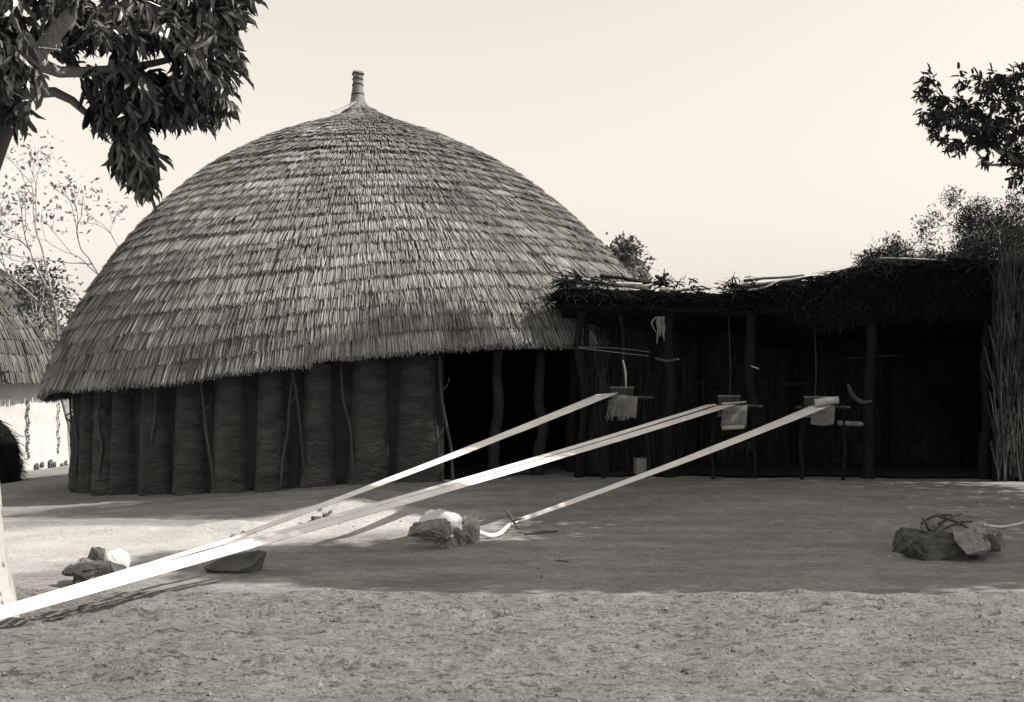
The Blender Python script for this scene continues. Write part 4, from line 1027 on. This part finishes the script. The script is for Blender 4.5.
# --- tall shade tree, right: only the tip of a low branch is in the frame; its crown shades the yard
def fill_ell(rgt, c, r, n, pw=.45):
    u = unit(rgt.normal(size=(n, 3))) * (rgt.random((n, 1)) ** pw); return np.array(c) + u * np.array(r)
def shade_tree():
    rgt = np.random.default_rng(41); d0 = 13.2
    base = np.array([9.3, 13.4, 0.0]); base[2] = float(ground_h(base[0], base[1]))
    A = lambda px, py, dd=0: at(px, py, d0 + dd)
    t0 = base + [0, 0, 3.6]
    segs = [([base - [0, 0, .1], base + [0, 0, .9], base + [.05, 0, 2.2], t0], [.42, .34, .30, .27]),
            ([t0, (t0 + A(1110, 195)) / 2 + [0, 0, .2], A(1080, 185), A(1020, 162), A(985, 140), A(950, 115)], [.13, .1, .07, .045, .03, .015]),
            ([A(1080, 185), A(1040, 120), A(1005, 90)], [.04, .03, .015]), ([A(1020, 162), A(990, 165), A(975, 150)], [.02, .015, .01])]
    for e in ((7.6, 13.0, 8.5), (9.3, 12.8, 11.5), (10.8, 13.2, 8.5), (7.6, 12.3, 10.8), (9.0, 12.0, 7.5)):
        e = np.array(e); segs.append(([t0, t0 * .55 + e * .45 + [0, 0, .5], e], [.18, .11, .04]))
    ell = [((962, 122), (40, 32), .6, 62), ((1002, 115), (36, 46), .7, 90), ((925, 88), (14, 17), .25, 15), ((936, 112), (20, 26), .35, 24), ((985, 145), (24, 22), .35, 26), ((1018, 172), (14, 20), .35, 14), ((985, 78), (34, 14), .5, 18), ((1050, 110), (50, 60), 1.0, 110)]
    C = []
    for (cx_, cy_), (rx_, ry_), rd, n in ell:
        u = unit(rgt.normal(size=(n, 3))) * (rgt.random((n, 1)) ** .45)
        C += [at(cx_ + q[0] * rx_ * 1.1, cy_ + q[1] * ry_ * 1.12, d0 + q[2] * rd) for q in u]
    C = np.array(C); dirs = unit(C - A(1080, 140) + rgt.normal(size=C.shape) * .5)
    P, D, Nn, Lx, Wx = rosettes(C, dirs, rgt, 10, .11, .034, .55)
    v, f = leaves(P, D, Nn, Lx, Wx)
    C2 = np.concatenate([fill_ell(rgt, c, r, n) for c, r, n in (((8.7, 13.0, 9.0), (2.5, 1.8, 3.4), 16000), ((8.4, 12.8, 11.8), (2.0, 1.7, 2.2), 8000), ((9.5, 14.3, 6.4), (2.6, 1.7, 1.9), 9000), ((8.6, 12.9, 6.4), (2.0, 1.9, 1.7), 8000), ((8.6, 14.5, 8.3), (1.9, 1.3, 1.7), 6000), ((8.6, 14.0, 10.8), (1.9, 1.2, 1.8), 6000), ((9.9, 12.0, 4.2), (2.1, 2.2, 1.3), 7000))])
    n = len(C2); v2, f2 = leaflets(C2, rgt.normal(size=(n, 3)), unit(rgt.normal(size=(n, 3)) + [0, 0, .6]), .2 * rgt.uniform(.7, 1.2, n), .10 * rgt.uniform(.7, 1.2, n))
    t, cr = tree_obj('shade_tree', base, 'dark leafy branch of a tree reaching in at the upper right', segs, [(v, f, 'leaf_mid')], 'bark')
    tag(obj('upper_crown', v2, f2, M['leaf_mid'], t), kind='stuff')
shade_tree()
def yard_tree():
    rgt = np.random.default_rng(43); base = np.array([8.4, 9.6, 0.0]); t0 = base + [0, 0, 2.9]
    segs = [([base - [0, 0, .1], base + [.03, 0, 1.4], t0], [.3, .24, .2])]
    for e in ((6.8, 8.6, 5.4), (7.0, 10.4, 5.6), (9.6, 9.6, 6), (8.0, 9.2, 8.6)):
        segs.append(([t0, (t0 + np.array(e)) / 2 + [0, 0, .3], np.array(e)], [.13, .08, .03]))
    C2 = np.concatenate([fill_ell(rgt, c, r, n) for c, r, n in (((7.6, 9.4, 4.9), (2.2, 1.75, 1.6), 8000), ((7.8, 8.85, 6.5), (2.1, 1.5, 1.7), 9000), ((7.8, 8.5, 8.3), (2.1, 1.4, 1.8), 8000), ((7.6, 11.0, 5.4), (1.8, 1.6, 1.6), 6000))])
    n = len(C2); v2, f2 = leaflets(C2, rgt.normal(size=(n, 3)), unit(rgt.normal(size=(n, 3)) + [0, 0, .6]), .2 * rgt.uniform(.7, 1.2, n), .10 * rgt.uniform(.7, 1.2, n))
    tree_obj('yard_tree', base, 'dense tree just outside the right edge that shades the yard', segs, [(v2, f2, 'leaf_mid')], 'bark')
yard_tree()

def generic_tree(name, base, h, label, seed, leafm, bark, depth, L0, r0, nl, leafL, leafW, spread, cl, d=(0, 0, 1), up=.06, shrink=.74, group=None, nmin=2, nmax=3):
    rgt = np.random.default_rng(seed); out = []; tips = []
    grow(np.array(base, float) - [0, 0, .1], unit(np.array(d, float)), L0, r0, depth, out, tips, rgt, spread, up, nmin, nmax, shrink)
    C = np.array([p for p, _ in tips]); dd = np.array([q for _, q in tips])
    C = np.repeat(C, nl, 0) + rgt.normal(size=(len(C) * nl, 3)) * cl; dd = np.repeat(dd, nl, 0)
    D = unit(dd * .5 + rgt.normal(size=C.shape)); Nn = unit(rgt.normal(size=C.shape) * .8 + [0, 0, 1])
    v, f = leaflets(C, D, Nn, leafL * rgt.uniform(.6, 1.3, len(C)), leafW * rgt.uniform(.7, 1.2, len(C)))
    return tree_obj(name, base, label, out, [(v, f, leafm)], bark, group=group)
def gb(px, d): X = (px - 512) / F * d; return (X, d, float(ground_h(X, d)))
# sparse tree between the huts
generic_tree('sparse_tree', gb(84, 25.0), 6, 'thin pale sparsely leaved tree rising between the two huts', 5, 'leaf_pale', 'bark_pale', 5, 2.3, .06, 5, .12, .06, .34, .16, (-.16, 0, 1), .05, .72)
generic_tree('leafy_bush', gb(90, 25.5), 3, 'darker leafy bush at the left edge of the big thatch roof', 9, 'leaf_acacia', 'bark', 4, 1.75, .06, 20, .12, .07, .42, .18, (-.20, 0, 1), .06, .66)
# thorn trees behind the shelter, right
generic_tree('thorn_tree', gb(985, 22.5), 5, 'feathery thorn tree behind the right end of the shelter', 15, 'leaf_thorn', 'bark', 6, 1.38, .10, 46, .12, .022, .5, .09, (-.12, 0, 1), .02, .76)
generic_tree('thorn_tree', gb(1025, 21.2), 5, 'denser thorn tree at the right edge behind the straw fence', 18, 'leaf_thorn', 'bark', 6, 1.5, .10, 44, .12, .024, .5, .10, (-.05, 0, 1), .02, .76)
generic_tree('thorn_tree', gb(958, 21.5), 5, 'low thorn tree whose crown slopes down to the shelter roof', 33, 'leaf_thorn', 'bark', 6, 1.36, .09, 44, .12, .024, .5, .10, (-.05, 0, 1), .02, .76)
generic_tree('far_tree', gb(648, 33.0), 5, 'small leafy treetop showing behind the right slope of the thatch', 22, 'leaf_acacia', 'bark', 5, 2.25, .10, 26, .15, .09, .42, .18, (-.02, 0, 1), .04, .66)
generic_tree('far_tree', gb(704, 31.0), 4, 'low pale bush top showing above the shelter roof', 27, 'leaf_pale', 'bark', 5, 1.75, .08, 12, .13, .07, .4, .15, (0, 0, 1), .04, .66)
